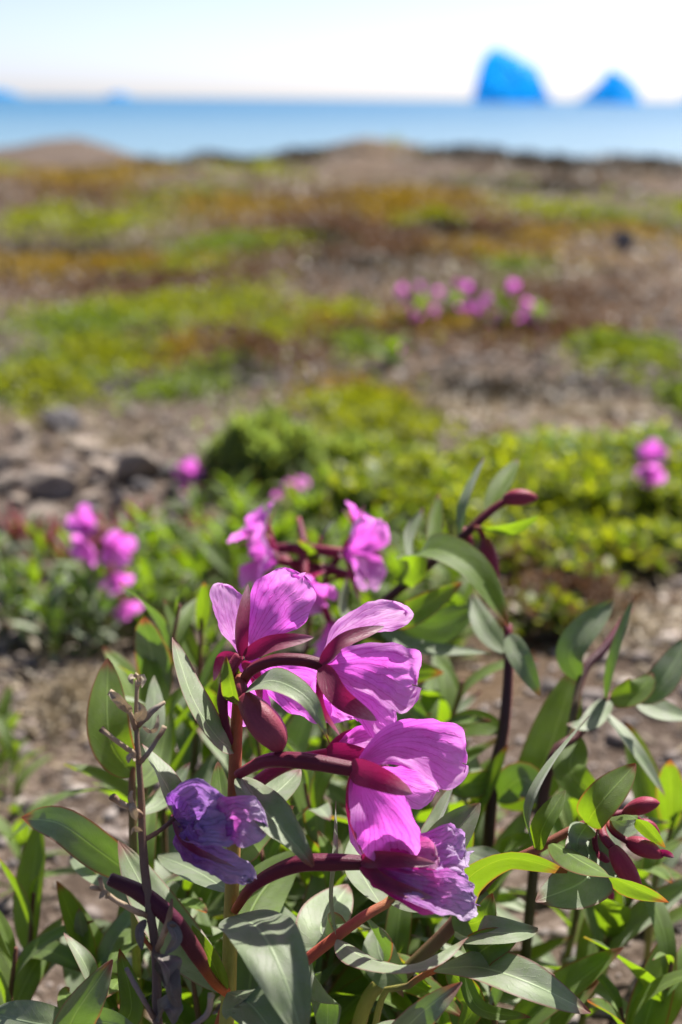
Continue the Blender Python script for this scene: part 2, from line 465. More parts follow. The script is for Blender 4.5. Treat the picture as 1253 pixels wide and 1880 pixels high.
def blade(pts, hw, origin, roll=0.0, nrm=None, fold=0.0, cup=0.0, prof='leaf', ruffle=0.0, rfreq=5.0, crumple=0.0, ragged=0.0,
          nu=20, nv=8, seed=0, twist=0.0, bend=0.0, crumple_from=0.0):
    """a leaf, sepal or petal: a curved sheet swept along its midrib (pts in metres), half width hw in photo pixels at focus"""
    at, L = spline(pts, nu)
    hwm = hw * PX
    pf = PROF[prof]
    verts, uvs = [], []
    so = Vector((seed * 7.31, seed * 3.77, seed * 1.93))
    petal = prof in ('petal', 'round')
    for i in range(nu + 1):
        s = i / nu
        if petal: s = 1 - (1 - s) ** 1.5
        c, _ = at(s)
        e = 0.01
        T = (at(min(1, s + e))[0] - at(max(0, s - e))[0]).normalized()
        if nrm is not None:
            n = Vector(nrm); n = (n - T * n.dot(T)).normalized()
            Wd = n.cross(T)
        else:
            view = (c - CAM).normalized() if roll is not None else Vector((0, 1, 0))
            S = T.cross(view).normalized()
            r = rad(roll)
            Wd = S * math.cos(r) + T.cross(S) * math.sin(r)
        if twist:
            Wd = Quaternion(T, rad(twist) * (s - 0.3)) @ Wd
        Mn = T.cross(Wd)
        w = hwm * max(pf(s), 0.035)
        if ragged: w *= 1 + ragged * noise.noise(Vector((s * 9, 0, 0)) + so)
        for j in range(nv + 1):
            v = -1 + 2 * j / nv
            lat = w * v
            h = w * (fold * abs(v) + cup * v * v) + bend * hwm * math.sin(s * math.pi) * (1 - v * v)
            if petal:
                pa = lat / max(s * L, 1e-6) / (hwm / (L * 0.72))
                h += 0.015 * hwm * math.sin(pa * 15 + 2.5 * noise.noise(Vector((s * 3, pa * 2, 1)) + so)) * min(1, s * 1.6) + 0.012 * hwm * math.sin(pa * 37 + 4 * noise.noise(Vector((s * 4, pa * 3, 2)) + so)) * s
            if ruffle:
                q = Vector((s * rfreq, v * rfreq * 0.45, 0)) + so
                h += ruffle * hwm * (0.25 + abs(v)) * noise.noise(q) * min(1, s * 3)
                h += ruffle * 0.35 * hwm * noise.noise(q * 2.7) * s
            p = c + Wd * lat + Mn * h
            if ragged and petal:
                wr = max(0, s - 0.45) / 0.55
                p += T * (ragged * L * 0.55 * noise.noise(Vector((v * 3.2, 5, 0)) + so) * wr * wr)
                p += T * (ragged * L * 0.16 * noise.noise(Vector((v * 13, 9, 0)) + so) * 1.6 * wr * wr)
            if crumple:
                g = float(sstep(crumple_from, crumple_from + 0.45, s))
                q = (p - CAM) * 150 + so
                d = noise.noise_vector(q) * 1.0 + noise.noise_vector(q * 2.3) * 0.42 + noise.noise_vector(q * 4.6) * 0.16
                rg = 1.3 * abs(noise.noise(q * 1.7)) + 0.6 * abs(noise.noise(q * 3.9)) - 0.4
                p += d * (crumple * hwm * g) + Mn * (rg * crumple * hwm * 1.1 * g)
            verts.append(p - origin)
            if petal or prof == 'sepal':
                a = lat / max(s * L, 1e-6) / (hwm / (L * 0.72))
                uvs.append((s, 0.5 + 0.5 * a))
            else:
                uvs.append((s, 0.5 + 0.5 * v))
    faces = []
    k = nv + 1
    for i in range(nu):
        for j in range(nv):
            a = i * k + j
            faces.append((a, a + 1, a + k + 1, a + k))
    return mesh('blade', verts, faces, uvs)

def tube(pts, radii, cols, origin, nseg=12, n=26, ribs=0, ribamp=0.0, lump=0.0, seed=0, cap=True):
    """radii in photo pixels at focus, colours (linear) both spread along the path"""
    at, L = spline(pts, n)
    rd = np.interp(np.linspace(0, 1, 201), np.linspace(0, 1, len(radii)), radii)
    verts, uvs, cl = [], [], []
    Cs = np.array([c for c in cols], float)
    ref = None
    cs = np.linspace(0, 1, len(cols))
    k = nseg + 1
    for i in range(n + 1):
        s = i / n
        c, q = at(s)
        T = (at(min(1, s + 0.012))[0] - at(max(0, s - 0.012))[0]).normalized()
        if ref is None:
            ref = Vector((0, -1, 0.2)).cross(T)
            if ref.length < 0.1: ref = Vector((1, 0, 0)).cross(T)
        ref = (ref - T * ref.dot(T)).normalized()
        B = T.cross(ref)
        r = float(np.interp(q, np.linspace(0, 1, 201), rd)) * PX
        cc = [float(np.interp(q, cs, Cs[:, m])) for m in range(3)]
        for j in range(k):
            th = 2 * math.pi * j / nseg
            rr = r * (1 - ribamp * (0.5 + 0.5 * math.cos(ribs * th)) ** 3 if ribs else 1.0)
            if lump: rr *= 1 + lump * noise.noise(Vector((s * L * 500, math.cos(th) * 1.2 + seed, math.sin(th) * 1.2)))
            verts.append(c + (ref * math.cos(th) + B * math.sin(th)) * rr - origin)
            uvs.append((s * L * 60, j / nseg)); cl.append(cc)
    faces = []
    for i in range(n):
        for j in range(nseg):
            a = i * k + j
            faces.append((a, a + 1, a + k + 1, a + k))
    if cap:
        for i, fl in ((0, True), (n, False)):
            c = at(i / n)[0] - origin
            verts.append(c); uvs.append((i / n, 0)); cl.append(cl[i * k])
            vi = len(verts) - 1
            for j in range(nseg):
                a = i * k + j
                faces.append((vi, a + 1, a) if fl else (vi, a, a + 1))
    return mesh('tube', verts, faces, uvs, cl)

def bud_radii(r, n=16, base=0.3, tip=0.05):
    out = []
    for i in range(n):
        u = i / (n - 1)
        out.append(r * max(tip if u > 0.5 else base, (math.sin(math.pi * min(1, 0.10 + u * 0.90)) ** 0.62) if u < 0.985 else tip))
    return out

MAROON = (0.095, 0.011, 0.028); CRIMSON = (0.22, 0.018, 0.05); WINE = (0.16, 0.017, 0.042)
ORANGE = (0.46, 0.12, 0.035); RUSTY = (0.30, 0.085, 0.03); STEMGREEN = (0.32, 0.32, 0.06); OLIVE = (0.13, 0.13, 0.05)
BUDRED = (0.25, 0.026, 0.058); DARKSTEM = (0.06, 0.03, 0.03); TWIG = (0.20, 0.125, 0.08); TWIGPALE = (0.38, 0.29, 0.20)

class Plant:
    """one plant rooted in the ground; its parts are placed in metres from its base"""
    def __init__(s, name, base, label, cat='wildflower', group=None):
        s.base = Vector(base)
        s.root = empty(name, s.base, label, cat, group)
        s.seed = rnd.randrange(1000)
    def pts(s, pp): return [p if isinstance(p, Vector) else P(*p) for p in pp]
    def leaf(s, pp, hw, mat='leaf', name='leaf', parent=None, **kw):
        s.seed += 1
        kw.setdefault('seed', s.seed); kw.setdefault('fold', 0.22); kw.setdefault('ruffle', 0.12); kw.setdefault('rfreq', 3.0)
        me = blade(s.pts(pp), hw, s.base, **kw)
        return link(name, me, M[mat], parent or s.root)
    def tube(s, name, pp, radii, cols, parent=None, mat='skin', **kw):
        me = tube(s.pts(pp), radii, cols, s.base, **kw)
        return link(name, me, M[mat], parent or s.root)
    def petal(s, pp, hw, parent, mat='petal', name='petal', **kw):
        s.seed += 1
        kw.setdefault('seed', s.seed); kw.setdefault('prof', 'petal'); kw.setdefault('ruffle', 0.20); kw.setdefault('ragged', 0.15)
        kw.setdefault('nu', 30); kw.setdefault('nv', 22); kw.setdefault('rfreq', 4.0)
        return s.leaf(pp, hw, mat, name, parent, **{**dict(fold=0.0), **kw})
    def sepal(s, pp, hw, parent, mat='sepal', **kw):
        kw.setdefault('prof', 'sepal'); kw.setdefault('cup', 0.35); kw.setdefault('ruffle', 0.06)
        kw.setdefault('nu', 18); kw.setdefault('nv', 8)
        return s.leaf(pp, hw * 0.86, mat, 'sepal', parent, **{**dict(fold=0.0), **kw})
    def bud(s, pp, r, stalk=None, sr=6, cols=None, ribs=4):
        cols = cols or [WINE, BUDRED, BUDRED, (0.24, 0.03, 0.06)]
        o = s.tube('bud', pp, bud_radii(r), cols, ribs=ribs, ribamp=0.10, nseg=20, n=30)
        if stalk: s.tube('pedicel', stalk, [sr * 0.8, sr, sr * 0.9], [RUSTY, WINE, WINE], parent=o)
        return o

def ground_under(x, y, k):
    p = P(x, y, k)
    return Vector((p.x, p.y, gzf(p.x, p.y) - 0.004))

# ------------------------------------------------------------------ the setting: ground, sea, icebergs
def build_ground():
    a = np.linspace(-1, 1, 241)
    X1 = np.sign(a) * (np.abs(a) ** 2.3) * 48
    b = np.linspace(0, 1, 300)
    Y1 = np.concatenate([-np.linspace(4.5, 0.02, 22) ** 2 / 1.0, 0.0 + (b ** 2.1) * 30])
    XX, YY = np.meshgrid(X1, Y1)
    ZZ = gz(XX, YY)
    V = np.stack([XX.ravel(), YY.ravel(), ZZ.ravel()], 1)
    nx = len(X1); ny = len(Y1)
    idx = np.arange(nx * ny).reshape(ny, nx)
    F = np.stack([idx[:-1, :-1].ravel(), idx[:-1, 1:].ravel(), idx[1:, 1:].ravel(), idx[1:, :-1].ravel()], 1)
    me = bpy.data.meshes.new('ground')
    me.from_pydata(V.tolist(), [], F.tolist())
    me.polygons.foreach_set('use_smooth', np.ones(len(F), bool))
    return tag(link('ground', me, M['ground']), kind='structure')
build_ground()

SEA = -1.5
sw = mesh('sea', [(-30000, 7.0, SEA), (30000, 7.0, SEA), (30000, 40000, SEA), (-30000, 40000, SEA)], [(0, 1, 2, 3)], smooth=False)
tag(link('sea', sw, M['water']), kind='structure')

def iceberg(x0, x1, ybase, outline, dist, label, seed, depth=0.6):
    """outline: (photo x, photo y) crest points; the berg gets its own distance, depth and uneven faces"""
    s = dist * math.cos(PITCH) / F_PX
    xc = (x0 + x1) / 2
    bx = (xc - W_PX / 2) * s
    x0, x1 = xc + (x0 - xc) * 1.08, xc + (x1 - xc) * 1.08
    xs = xc + (np.array([o[0] for o in outline], float) - xc) * 1.08; ys = np.array([o[1] for o in outline], float)
    nu, nv = 44, 26
    verts = []
    wid = (x1 - x0) * s
    for i in range(nu + 1):
        u = i / nu
        px = x0 + (x1 - x0) * u
        top = (ybase - np.interp(px, xs, ys)) * s * 1.06
        for j in range(nv + 1):
            v = j / nv                      # across the berg, from the front waterline over the crest to the back
            th = math.pi * v
            taper = (4 * u * (1 - u)) ** 0.45
            yy = -math.cos(th) * wid * depth * 0.5 * (0.25 + 0.75 * taper)
            zz = (math.sin(th) ** 0.55) * top
            q = Vector((u * 6, yy / wid * 6, zz / wid * 6)) + Vector((seed * 5, 0, 0))
            yy += noise.noise(q) * wid * 0.09
            xx = (px - xc) * s + noise.noise(q + Vector((9, 3, 1))) * wid * 0.02
            zz *= 1 + 0.10 * (noise.noise(q * 1.7 + Vector((2, 7, 4)))) * math.sin(th)
            verts.append((xx, yy, zz - 1.5))
    k = nv + 1
    faces = [(i * k + j, (i + 1) * k + j, (i + 1) * k + j + 1, i * k + j + 1) for i in range(nu) for j in range(nv)]
    me = mesh('iceberg', verts, faces, smooth=False)
    o = link('iceberg', me, M['ice'])
    o.location = (bx, dist, SEA)
    return tag(o, label, 'iceberg', 'icebergs on the horizon')

iceberg(866, 1004, 187, [(866, 187), (872, 150), (883, 112), (893, 94), (906, 91), (930, 103), (952, 113), (972, 122), (984, 146), (996, 172), (1004, 187)],
        900, 'tall blue iceberg with steep left face and sloping shoulder', 1)
iceberg(1052, 1171, 187, [(1052, 187), (1066, 172), (1088, 158), (1100, 142), (1110, 125), (1122, 132), (1142, 140), (1156, 156), (1165, 176), (1171, 187)],
        900, 'smaller blue iceberg with one pointed peak', 2)
iceberg(1236, 1300, 187, [(1236, 187), (1250, 178), (1275, 165), (1300, 187)], 1400, 'low blue iceberg farther out than the pointed one', 3)
iceberg(-60, 40, 180, [(-60, 180), (-30, 166), (0, 165), (40, 180)], 2500, 'low flat pale iceberg far out above the sea line', 4)
iceberg(180, 250, 181, [(180, 181), (200, 172), (215, 170), (250, 181)], 2500, 'tiny rounded iceberg far out on the sea line', 5)

# ------------------------------------------------------------------ ground cover: leaflets nobody could count
def leaflets(name, centres, sizes, mat, up=0.5, narrow=0.42, parent=None, seed=0, origin=(0, 0, 0), tilt=None):
    """centres (n,3); each leaflet is a folded diamond of four points and two faces"""
    r = np.random.default_rng(seed)
    n = len(centres)
    az = r.uniform(0, 2 * np.pi, n); el = r.normal(up, 0.45, n)
    d = np.stack([np.cos(az) * np.cos(el), np.sin(az) * np.cos(el), np.sin(el)], 1)
    if tilt is not None:
        d = d * 0.55 + tilt; d /= np.linalg.norm(d, axis=1, keepdims=True)
    ref = np.tile([0, 0, 1.0], (n, 1)) + r.normal(0, 0.35, (n, 3))
    side = np.cross(d, ref); side /= np.linalg.norm(side, axis=1, keepdims=True) + 1e-9
    nn = np.cross(side, d)
    s = np.asarray(sizes).reshape(-1, 1)
    c = np.asarray(centres) - np.asarray(origin)
    w = s * narrow * 0.5
    v0 = c; v1 = c + d * s * 0.5 + side * w + nn * s * 0.06; v2 = c + d * s; v3 = c + d * s * 0.5 - side * w + nn * s * 0.06
    V = np.stack([v0, v1, v2, v3], 1).reshape(-1, 3)
    base = np.arange(n) * 4
    F = np.stack([base, base + 1, base + 2, base + 3], 1)
    me = bpy.data.meshes.new(name)
    me.vertices.add(len(V)); me.vertices.foreach_set('co', V.astype(np.float32).ravel())
    me.loops.add(n * 4); me.loops.foreach_set('vertex_index', F.astype(np.int32).ravel())
    me.polygons.add(n); me.polygons.foreach_set('loop_start', (np.arange(n) * 4).astype(np.int32))
    me.update(calc_edges=True)
    o = link(name, me, mat, parent)
    return o

def patch_points(x, y, rx, ry, n, h, r):
    """points of a low cushion-shaped patch seen at photo (x, y), radii in photo pixels, height h metres"""
    c = G(x, y); e = G(x + rx, y); f0 = G(x, min(y + ry, 1860)); f1 = G(x, y - ry)
    RX = abs(e.x - c.x); RY = abs(f1.y - f0.y) / 2
    cy = (f0.y + f1.y) / 2
    q = np.minimum(np.abs(r.normal(0, 0.62, n)), 1.7); th = r.uniform(0, 2 * np.pi, n)
    wob = 1 + 0.25 * np.sin(th * 3 + x) + 0.15 * np.sin(th * 7 + y)
    X = c.x + RX * q * np.cos(th) * wob; Y = cy + RY * q * np.sin(th) * wob
    dome = np.clip(1 - q ** 2, 0, 1) ** 0.5
    lum = 0.6 + 0.4 * np.sin(X * 41 + 3) * np.sin(Y * 37 + 1)
    Z = gz(X, Y) + h * dome * lum * r.uniform(0.25, 1, n) ** 0.6
    return np.stack([X, Y, Z], 1)

COVER = {  # photo x, y, radius x, radius y, number of leaflets, height in metres
 'yellow': [(190, 665, 130, 36, 2200, .022), (60, 720, 110, 40, 3000, .028), (250, 590, 230, 40, 2000, .016), (430, 560, 120, 40, 1200, .014),
            (600, 590, 130, 24, 900, .016), (200, 410, 110, 18, 1200, .018), (540, 440, 110, 18, 1200, .020), (1060, 410, 110, 22, 1500, .026),
            (1230, 390, 80, 16, 800, .026), (740, 296, 60, 10, 500, .02), (60, 305, 110, 18, 1400, .03), (430, 330, 130, 16, 700, .02),
            (700, 800, 110, 70, 3000, .020), (1140, 655, 70, 26, 1500, .020), (640, 770, 90, 40, 1500, .022), (330, 500, 140, 30, 600, .015),
            (60, 410, 90, 24, 700, .02), (800, 400, 90, 14, 700, .02), (500, 620, 100, 40, 600, .012)],
 'green': [(160, 610, 200, 40, 1500, .018), (330, 720, 90, 25, 800, .015), (1150, 650, 90, 26, 1200, .022), (420, 440, 120, 30, 1200, .02),
           (90, 700, 130, 46, 1500, .022), (660, 640, 60, 30, 350, .012), (1100, 400, 160, 30, 900, .02), (130, 280, 120, 20, 1200, .03),
           (980, 335, 160, 16, 350, .014), (300, 380, 180, 30, 1200, .02), (1245, 740, 40, 30, 500, .02), (420, 690, 70, 40, 700, .014),
           (950, 500, 90, 26, 500, .014), (640, 300, 130, 20, 900, .02)],
 'ochre': [(100, 345, 180, 22, 2600, .022), (420, 385, 200, 22, 2600, .018), (760, 388, 170, 22, 2400, .020), (330, 650, 120, 30, 700, .012),
           (980, 445, 110, 16, 900, .015), (590, 595, 90, 26, 600, .014), (820, 600, 220, 24, 1100, .010), (650, 740, 120, 30, 700, .018),
           (250, 475, 220, 30, 1600, .013), (870, 470, 160, 30, 900, .012), (60, 500, 160, 30, 1200, .014), (1180, 440, 110, 18, 700, .018)],
 'rust': [(300, 530, 300, 50, 2600, .010), (700, 470, 330, 40, 2800, .010), (200, 365, 260, 20, 1800, .014), (600, 430, 200, 22, 1500, .016),
          (900, 420, 260, 30, 2000, .012), (1000, 610, 200, 26, 900, .008), (700, 620, 220, 40, 1200, .008), (400, 660, 200, 40, 900, .010),
          (1000, 560, 300, 60, 1500, .008), (1050, 1130, 120, 50, 700, .016), (600, 380, 500, 40, 2200, .012), (450, 640, 200, 60, 900, .008)],
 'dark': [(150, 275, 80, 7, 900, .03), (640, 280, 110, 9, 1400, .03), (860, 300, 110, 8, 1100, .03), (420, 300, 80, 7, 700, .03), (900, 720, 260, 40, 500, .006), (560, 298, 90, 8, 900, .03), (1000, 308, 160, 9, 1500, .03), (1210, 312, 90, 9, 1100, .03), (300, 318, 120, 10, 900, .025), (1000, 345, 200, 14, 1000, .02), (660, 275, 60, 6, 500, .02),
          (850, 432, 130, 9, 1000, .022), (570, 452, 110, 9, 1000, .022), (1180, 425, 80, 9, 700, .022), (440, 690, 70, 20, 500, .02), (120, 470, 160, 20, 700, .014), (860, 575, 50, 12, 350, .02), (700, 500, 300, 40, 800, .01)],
 'straw': [(800, 760, 500, 90, 700, .006), (120, 1330, 200, 160, 420, .006), (900, 550, 420, 90, 900, .010), (1150, 1150, 160, 120, 350, .008),
           (250, 450, 300, 60, 800, .014), (700, 340, 600, 40, 1200, .018), (220, 800, 300, 60, 320, .006), (1100, 760, 250, 60, 350, .008)],
}
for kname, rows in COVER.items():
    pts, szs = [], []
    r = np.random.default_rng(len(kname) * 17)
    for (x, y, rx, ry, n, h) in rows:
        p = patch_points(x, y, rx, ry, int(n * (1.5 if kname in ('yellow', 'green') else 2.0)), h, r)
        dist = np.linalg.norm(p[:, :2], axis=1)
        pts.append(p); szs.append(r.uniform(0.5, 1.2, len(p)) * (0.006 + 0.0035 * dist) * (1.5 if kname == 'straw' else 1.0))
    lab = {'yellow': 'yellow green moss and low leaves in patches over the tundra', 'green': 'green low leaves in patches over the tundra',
           'ochre': 'ochre autumn coloured low leaves in bands over the tundra', 'rust': 'rusty brown heath covering the tundra', 'dark': 'dark brown low heath in ridges on the tundra, slope shade put into its colour',
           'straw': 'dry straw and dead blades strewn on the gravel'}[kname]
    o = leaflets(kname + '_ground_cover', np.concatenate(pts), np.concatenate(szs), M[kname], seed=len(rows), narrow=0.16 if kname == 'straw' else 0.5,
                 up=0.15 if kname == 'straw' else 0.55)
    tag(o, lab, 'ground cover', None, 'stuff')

def pebbles(name, n, region, smin, smax, label, seed, mt='pebble'):
    r = np.random.default_rng(seed)
    t = (1 + 5 ** 0.5) / 2
    ico = np.array([(-1, t, 0), (1, t, 0), (-1, -t, 0), (1, -t, 0), (0, -1, t), (0, 1, t), (0, -1, -t), (0, 1, -t), (t, 0, -1), (t, 0, 1), (-t, 0, -1), (-t, 0, 1)], float)
    ico /= np.linalg.norm(ico[0])
    fi = np.array([(0, 11, 5), (0, 5, 1), (0, 1, 7), (0, 7, 10), (0, 10, 11), (1, 5, 9), (5, 11, 4), (11, 10, 2), (10, 7, 6), (7, 1, 8),
                   (3, 9, 4), (3, 4, 2), (3, 2, 6), (3, 6, 8), (3, 8, 9), (4, 9, 5), (2, 4, 11), (6, 2, 10), (8, 6, 7), (9, 8, 1)])
    (ya, yb, spread) = region
    Y = ya + (yb - ya) * r.uniform(0, 1, n) ** 1.5
    X = r.uniform(-1, 1, n) * (0.16 + Y * spread)
    S = smin * (smax / smin) ** (r.uniform(0, 1, n) ** 2.2)
    Z = gz(X, Y) + S * 0.15
    a = r.uniform(0, 6.28, n)
    V = ico[None] * (1 + r.normal(0, 0.16, (n, 12, 1))) * S[:, None, None] * np.stack([r.uniform(.8, 1.4, n), r.uniform(.7, 1.1, n), r.uniform(.4, .75, n)], 1)[:, None, :]
    ca, sa = np.cos(a)[:, None], np.sin(a)[:, None]
    V = np.stack([V[:, :, 0] * ca - V[:, :, 1] * sa + X[:, None], V[:, :, 0] * sa + V[:, :, 1] * ca + Y[:, None], V[:, :, 2] + Z[:, None]], 2).reshape(-1, 3)
    Fc = (fi[None] + (np.arange(n) * 12)[:, None, None]).reshape(-1, 3)
    me = bpy.data.meshes.new(name)
    me.vertices.add(len(V)); me.vertices.foreach_set('co', V.astype(np.float32).ravel())
    me.loops.add(len(Fc) * 3); me.loops.foreach_set('vertex_index', Fc.astype(np.int32).ravel())
    me.polygons.add(len(Fc)); me.polygons.foreach_set('loop_start', (np.arange(len(Fc)) * 3).astype(np.int32))
    me.polygons.foreach_set('use_smooth', np.ones(len(Fc), bool))
    me.update(calc_edges=True)
    return tag(link(name, me, M[mt]), label, 'gravel', None, 'stuff')
pebbles('gravel', 16000, (0.05, 1.6, 0.34), 0.0010, 0.0065, 'fine grey and beige gravel between the plants', 3)
pebbles('coarse_gravel', 9000, (1.3, 4.5, 0.32), 0.002, 0.010, 'coarse brown gravel on the open tundra flat', 4, 'pebble_brown')

# ------------------------------------------------------------------ rocks
def rock_mesh(seed, flat):
    import bmesh
    bm = bmesh.new()
    bmesh.ops.create_icosphere(bm, subdivisions=3, radius=1.0)
    so = Vector((seed * 3.1, seed * 1.7, seed * 5.3))
    r = random.Random(seed)
    cuts = [(Vector((r.gauss(0, 1), r.gauss(0, 1), r.gauss(0, 1))).normalized(), r.uniform(0.42, 0.80)) for _ in range(13)]
    for v in bm.verts:
        p = v.co.copy()
        for n_, d_ in cuts:
            e = p.dot(n_) - d_
            if e > 0: p -= n_ * e * 0.98
        p *= 1 + 0.10 * noise.noise(p * 1.6 + so) + 0.04 * noise.noise(p * 5 + so)
        p.z *= flat
        v.co = p
    me = bpy.data.meshes.new('rock')
    bm.to_mesh(me); bm.free()
    return me

ROCKS = [  # photo x, y of the foot, half width px, height factor, yaw, tilt, dark, label
 (256, 880, 40, 1.15, 35, 30, 0, 'long slanting beige rock leaning over its own shadow'),
 (120, 790, 42, .65, 10, 10, 1, 'dark grey angular rock lying at the back of the stones'),
 (100, 905, 58, .62, 0, 6, 0, 'broad pale grey rock with flat lit top among the stones'),
 (70, 965, 46, .60, 50, 0, 0, 'rounded grey rock in front of the broad pale rock'),
 (195, 875, 36, .75, 80, 12, 0, 'squat tan rock between the broad pale rock and the slanting rock'),
 (15, 900, 40, .70, 20, 0, 0, 'pale stone at the outer end of the heap of rocks'),
 (225, 965, 34, .6, 120, 5, 1, 'dark low rock behind the bright magenta flower spike'),
 (25, 850, 30, .6, 70, 0, 0, 'small beige stone behind the pale end stone'),
 (165, 925, 26, .7, 10, 0, 0, 'small tan stone wedged below the squat tan rock'),
 (310, 870, 24, .6, 33, 0, 1, 'small dark stone at the foot of the slanting rock'),
 (330, 830, 22, .6, 83, 0, 0, 'small grey stone lying apart behind the slanting rock'),
 (20, 985, 30, .55, 83, 0, 1, 'low dark stone at the edge of the pink seed heads'),
 (1147, 455, 20, 1.0, 20, 0, 1, 'lone dark rock standing far out on the tundra'),
 (870, 578, 16, .8, 40, 0, 1, 'dark stone beneath the far pink flowers'),
 (170, 840, 26, .55, 140, 0, 0, 'flat beige stone in the middle of the heap of rocks'),
 (990, 1650, 46, .5, 20, 0, 0, 'pale flat stone under the red buds'),
 (1190, 1690, 60, .5, 60, 0, 0, 'large pale stone on the gravel beside the leafy shoots'),
]
_rr = random.Random(21)
for _i in range(22):
    ROCKS.append((_rr.uniform(-20, 330), _rr.uniform(800, 990), _rr.uniform(11, 24), _rr.uniform(.6, 1.0), _rr.uniform(0, 180), _rr.uniform(0, 25), _i % 2,
                  'small broken %s stone strewn between the larger rocks' % ('dark brown' if _i % 2 else 'tan')))
for i, (x, y, hw, fl, yaw, tl, dark, lab) in enumerate(ROCKS):
    c = G(x, y)
    d = (c - CAM).dot(FWD)
    r_ = hw * (1.05 if hw > 30 else 1.2) / F_PX * d
    o = link('rock', rock_mesh(i + 1, fl), M['stone_dark' if dark else 'stone'])
    o.scale = (r_ * 1.15, r_, r_)
    o.rotation_euler = (rad(tl), rad(tl * 0.7), rad(yaw))
    o.location = (c.x, c.y, c.z + r_ * fl * 0.45)
    tag(o, lab, 'rock', 'rocks on the tundra')

# ------------------------------------------------------------------ the flowering plant in focus
b = ground_under(418, 1880, 2)
pl = Plant('fireweed_plant', b, 'upright fireweed with open pink flowers, one hanging bud and wilted purple blooms')
top_stem = [b, P(416, 1960, 2), P(420, 1830, 1), P(424, 1690, 0), P(429, 1560, 0), P(431, 1440, 0), P(434, 1350, 0), P(437, 1290, 0), P(441, 1245, 0)]
pl.tube('stem', top_stem, [14, 14, 14, 13.5, 13, 12.5, 11.5, 10.5, 9], [STEMGREEN, STEMGREEN, STEMGREEN, (0.36, 0.31, 0.06), (0.34, 0.25, 0.06), (0.25, 0.085, 0.035), (0.34, 0.11, 0.035), (0.40, 0.11, 0.03), (0.28, 0.06, 0.03)], n=80, nseg=16)

def flower(ovary, orad, ocol, n=30):
    """the long stalk-like ovary is the body of the flower; petals and sepals hang on it"""
    return pl.tube('flower', ovary, [q * 0.92 for q in orad], ocol, ribs=4, ribamp=0.13, nseg=24, n=n)

# upper flower, seen from behind
fa = flower([(430, 1374, 0), (416, 1335, -2), (409, 1285, -3), (420, 1238, -2), (440, 1203, -1)], [6, 8, 12, 13, 11], [WINE, MAROON, MAROON, WINE, CRIMSON])
pl.petal([(441, 1204, 0), (424, 1150, 8), (408, 1075, 12)], 42, fa, roll=38, cup=0.25)
pl.petal([(450, 1205, 0), (492, 1140, 7), (556, 1058, 6)], 62, fa, roll=-12, cup=0.18, ruffle=0.26)
pl.petal([(455, 1208, 1), (525, 1245, 12), (628, 1296, 16)], 60, fa, roll=20, cup=0.2)
pl.petal([(440, 1210, 1), (452, 1270, 9), (468, 1325, 14)], 46, fa, roll=15, cup=0.2)
pl.sepal([(445, 1205, -2), (444, 1150, -2), (456, 1072, 3)], 15, fa, roll=12)
pl.sepal([(449, 1207, -2), (500, 1183, -3), (576, 1170, 0)], 19, fa, roll=-18)
pl.sepal([(440, 1208, -2), (408, 1208, 2), (393, 1250, 6)], 11, fa, roll=10)
pl.sepal([(447, 1213, -1), (470, 1240, 5), (480, 1290, 10)], 14, fa, roll=20)

# second flower, nodding to the side
fb = flower([(441, 1262, -1), (462, 1230, -4), (505, 1212, -6), (555, 1212, -6), (592, 1221, -5)], [11, 11.5, 12, 12.5, 13], [RUSTY, WINE, MAROON, MAROON, (0.05, 0.006, 0.016)])
pl.petal([(592, 1216, -4), (640, 1158, 3), (748, 1122, 12)], 44, fb, nrm=(-0.25, -0.52, 0.82), cup=0.15)
pl.petal([(596, 1222, -6), (670, 1225, -12), (760, 1258, -6)], 64, fb, roll=-8, cup=0.22, ruffle=0.30, ragged=0.13)
pl.petal([(594, 1228, -4), (648, 1275, 2), (722, 1345, 8)], 46, fb, roll=-28, cup=0.2)
pl.petal([(590, 1230, -2), (606, 1275, 10), (648, 1316, 16)], 44, fb, roll=25, cup=0.2)
pl.sepal([(590, 1219, -8), (632, 1178, -8), (706, 1150, -1)], 17, fb, 'sepal_dark', roll=-25)
pl.sepal([(591, 1224, -9), (625, 1280, -15), (692, 1323, -13)], 23, fb, 'sepal', roll=8, cup=0.25)
pl.sepal([(588, 1227, -6), (592, 1295, -8), (624, 1350, -6)], 9, fb, 'sepal', roll=35)
pl.sepal([(592, 1220, -3), (630, 1215, 8), (690, 1200, 16)], 15, fb, 'sepal', roll=30)

# hanging bud at the top of the stem
pl.bud([(449, 1280, -6), (478, 1318, -9), (503, 1352, -10), (516, 1383, -10)], 31, stalk=[(438, 1240, -1), (445, 1268, -5), (458, 1294, -7)], sr=12,
       cols=[WINE, (0.20, 0.035, 0.062), (0.25, 0.05, 0.08), (0.26, 0.04, 0.065)])

# leaves at the top of the stem
pl.leaf([(433, 1378, 0), (398, 1352, -4), (352, 1278, -2), (317, 1170, 6)], 33, nrm=(0.72, -0.42, 0.46), fold=0.28)
pl.leaf([(455, 1264, -4), (502, 1250, -12), (560, 1278, -16), (590, 1326, -17), (606, 1368, -16)], 30, nrm=(-0.22, -0.36, 0.9), prof='tail', fold=0.18, ruffle=0.1)
pl.leaf([(432, 1292, -2), (424, 1255, -10), (416, 1205, -8)], 18, 'leaf_green', roll=-40, fold=0.5)
pl.leaf([(441, 1262, 0), (438, 1240, -2), (437, 1222, -2)], 5, 'leaf_green', roll=0)

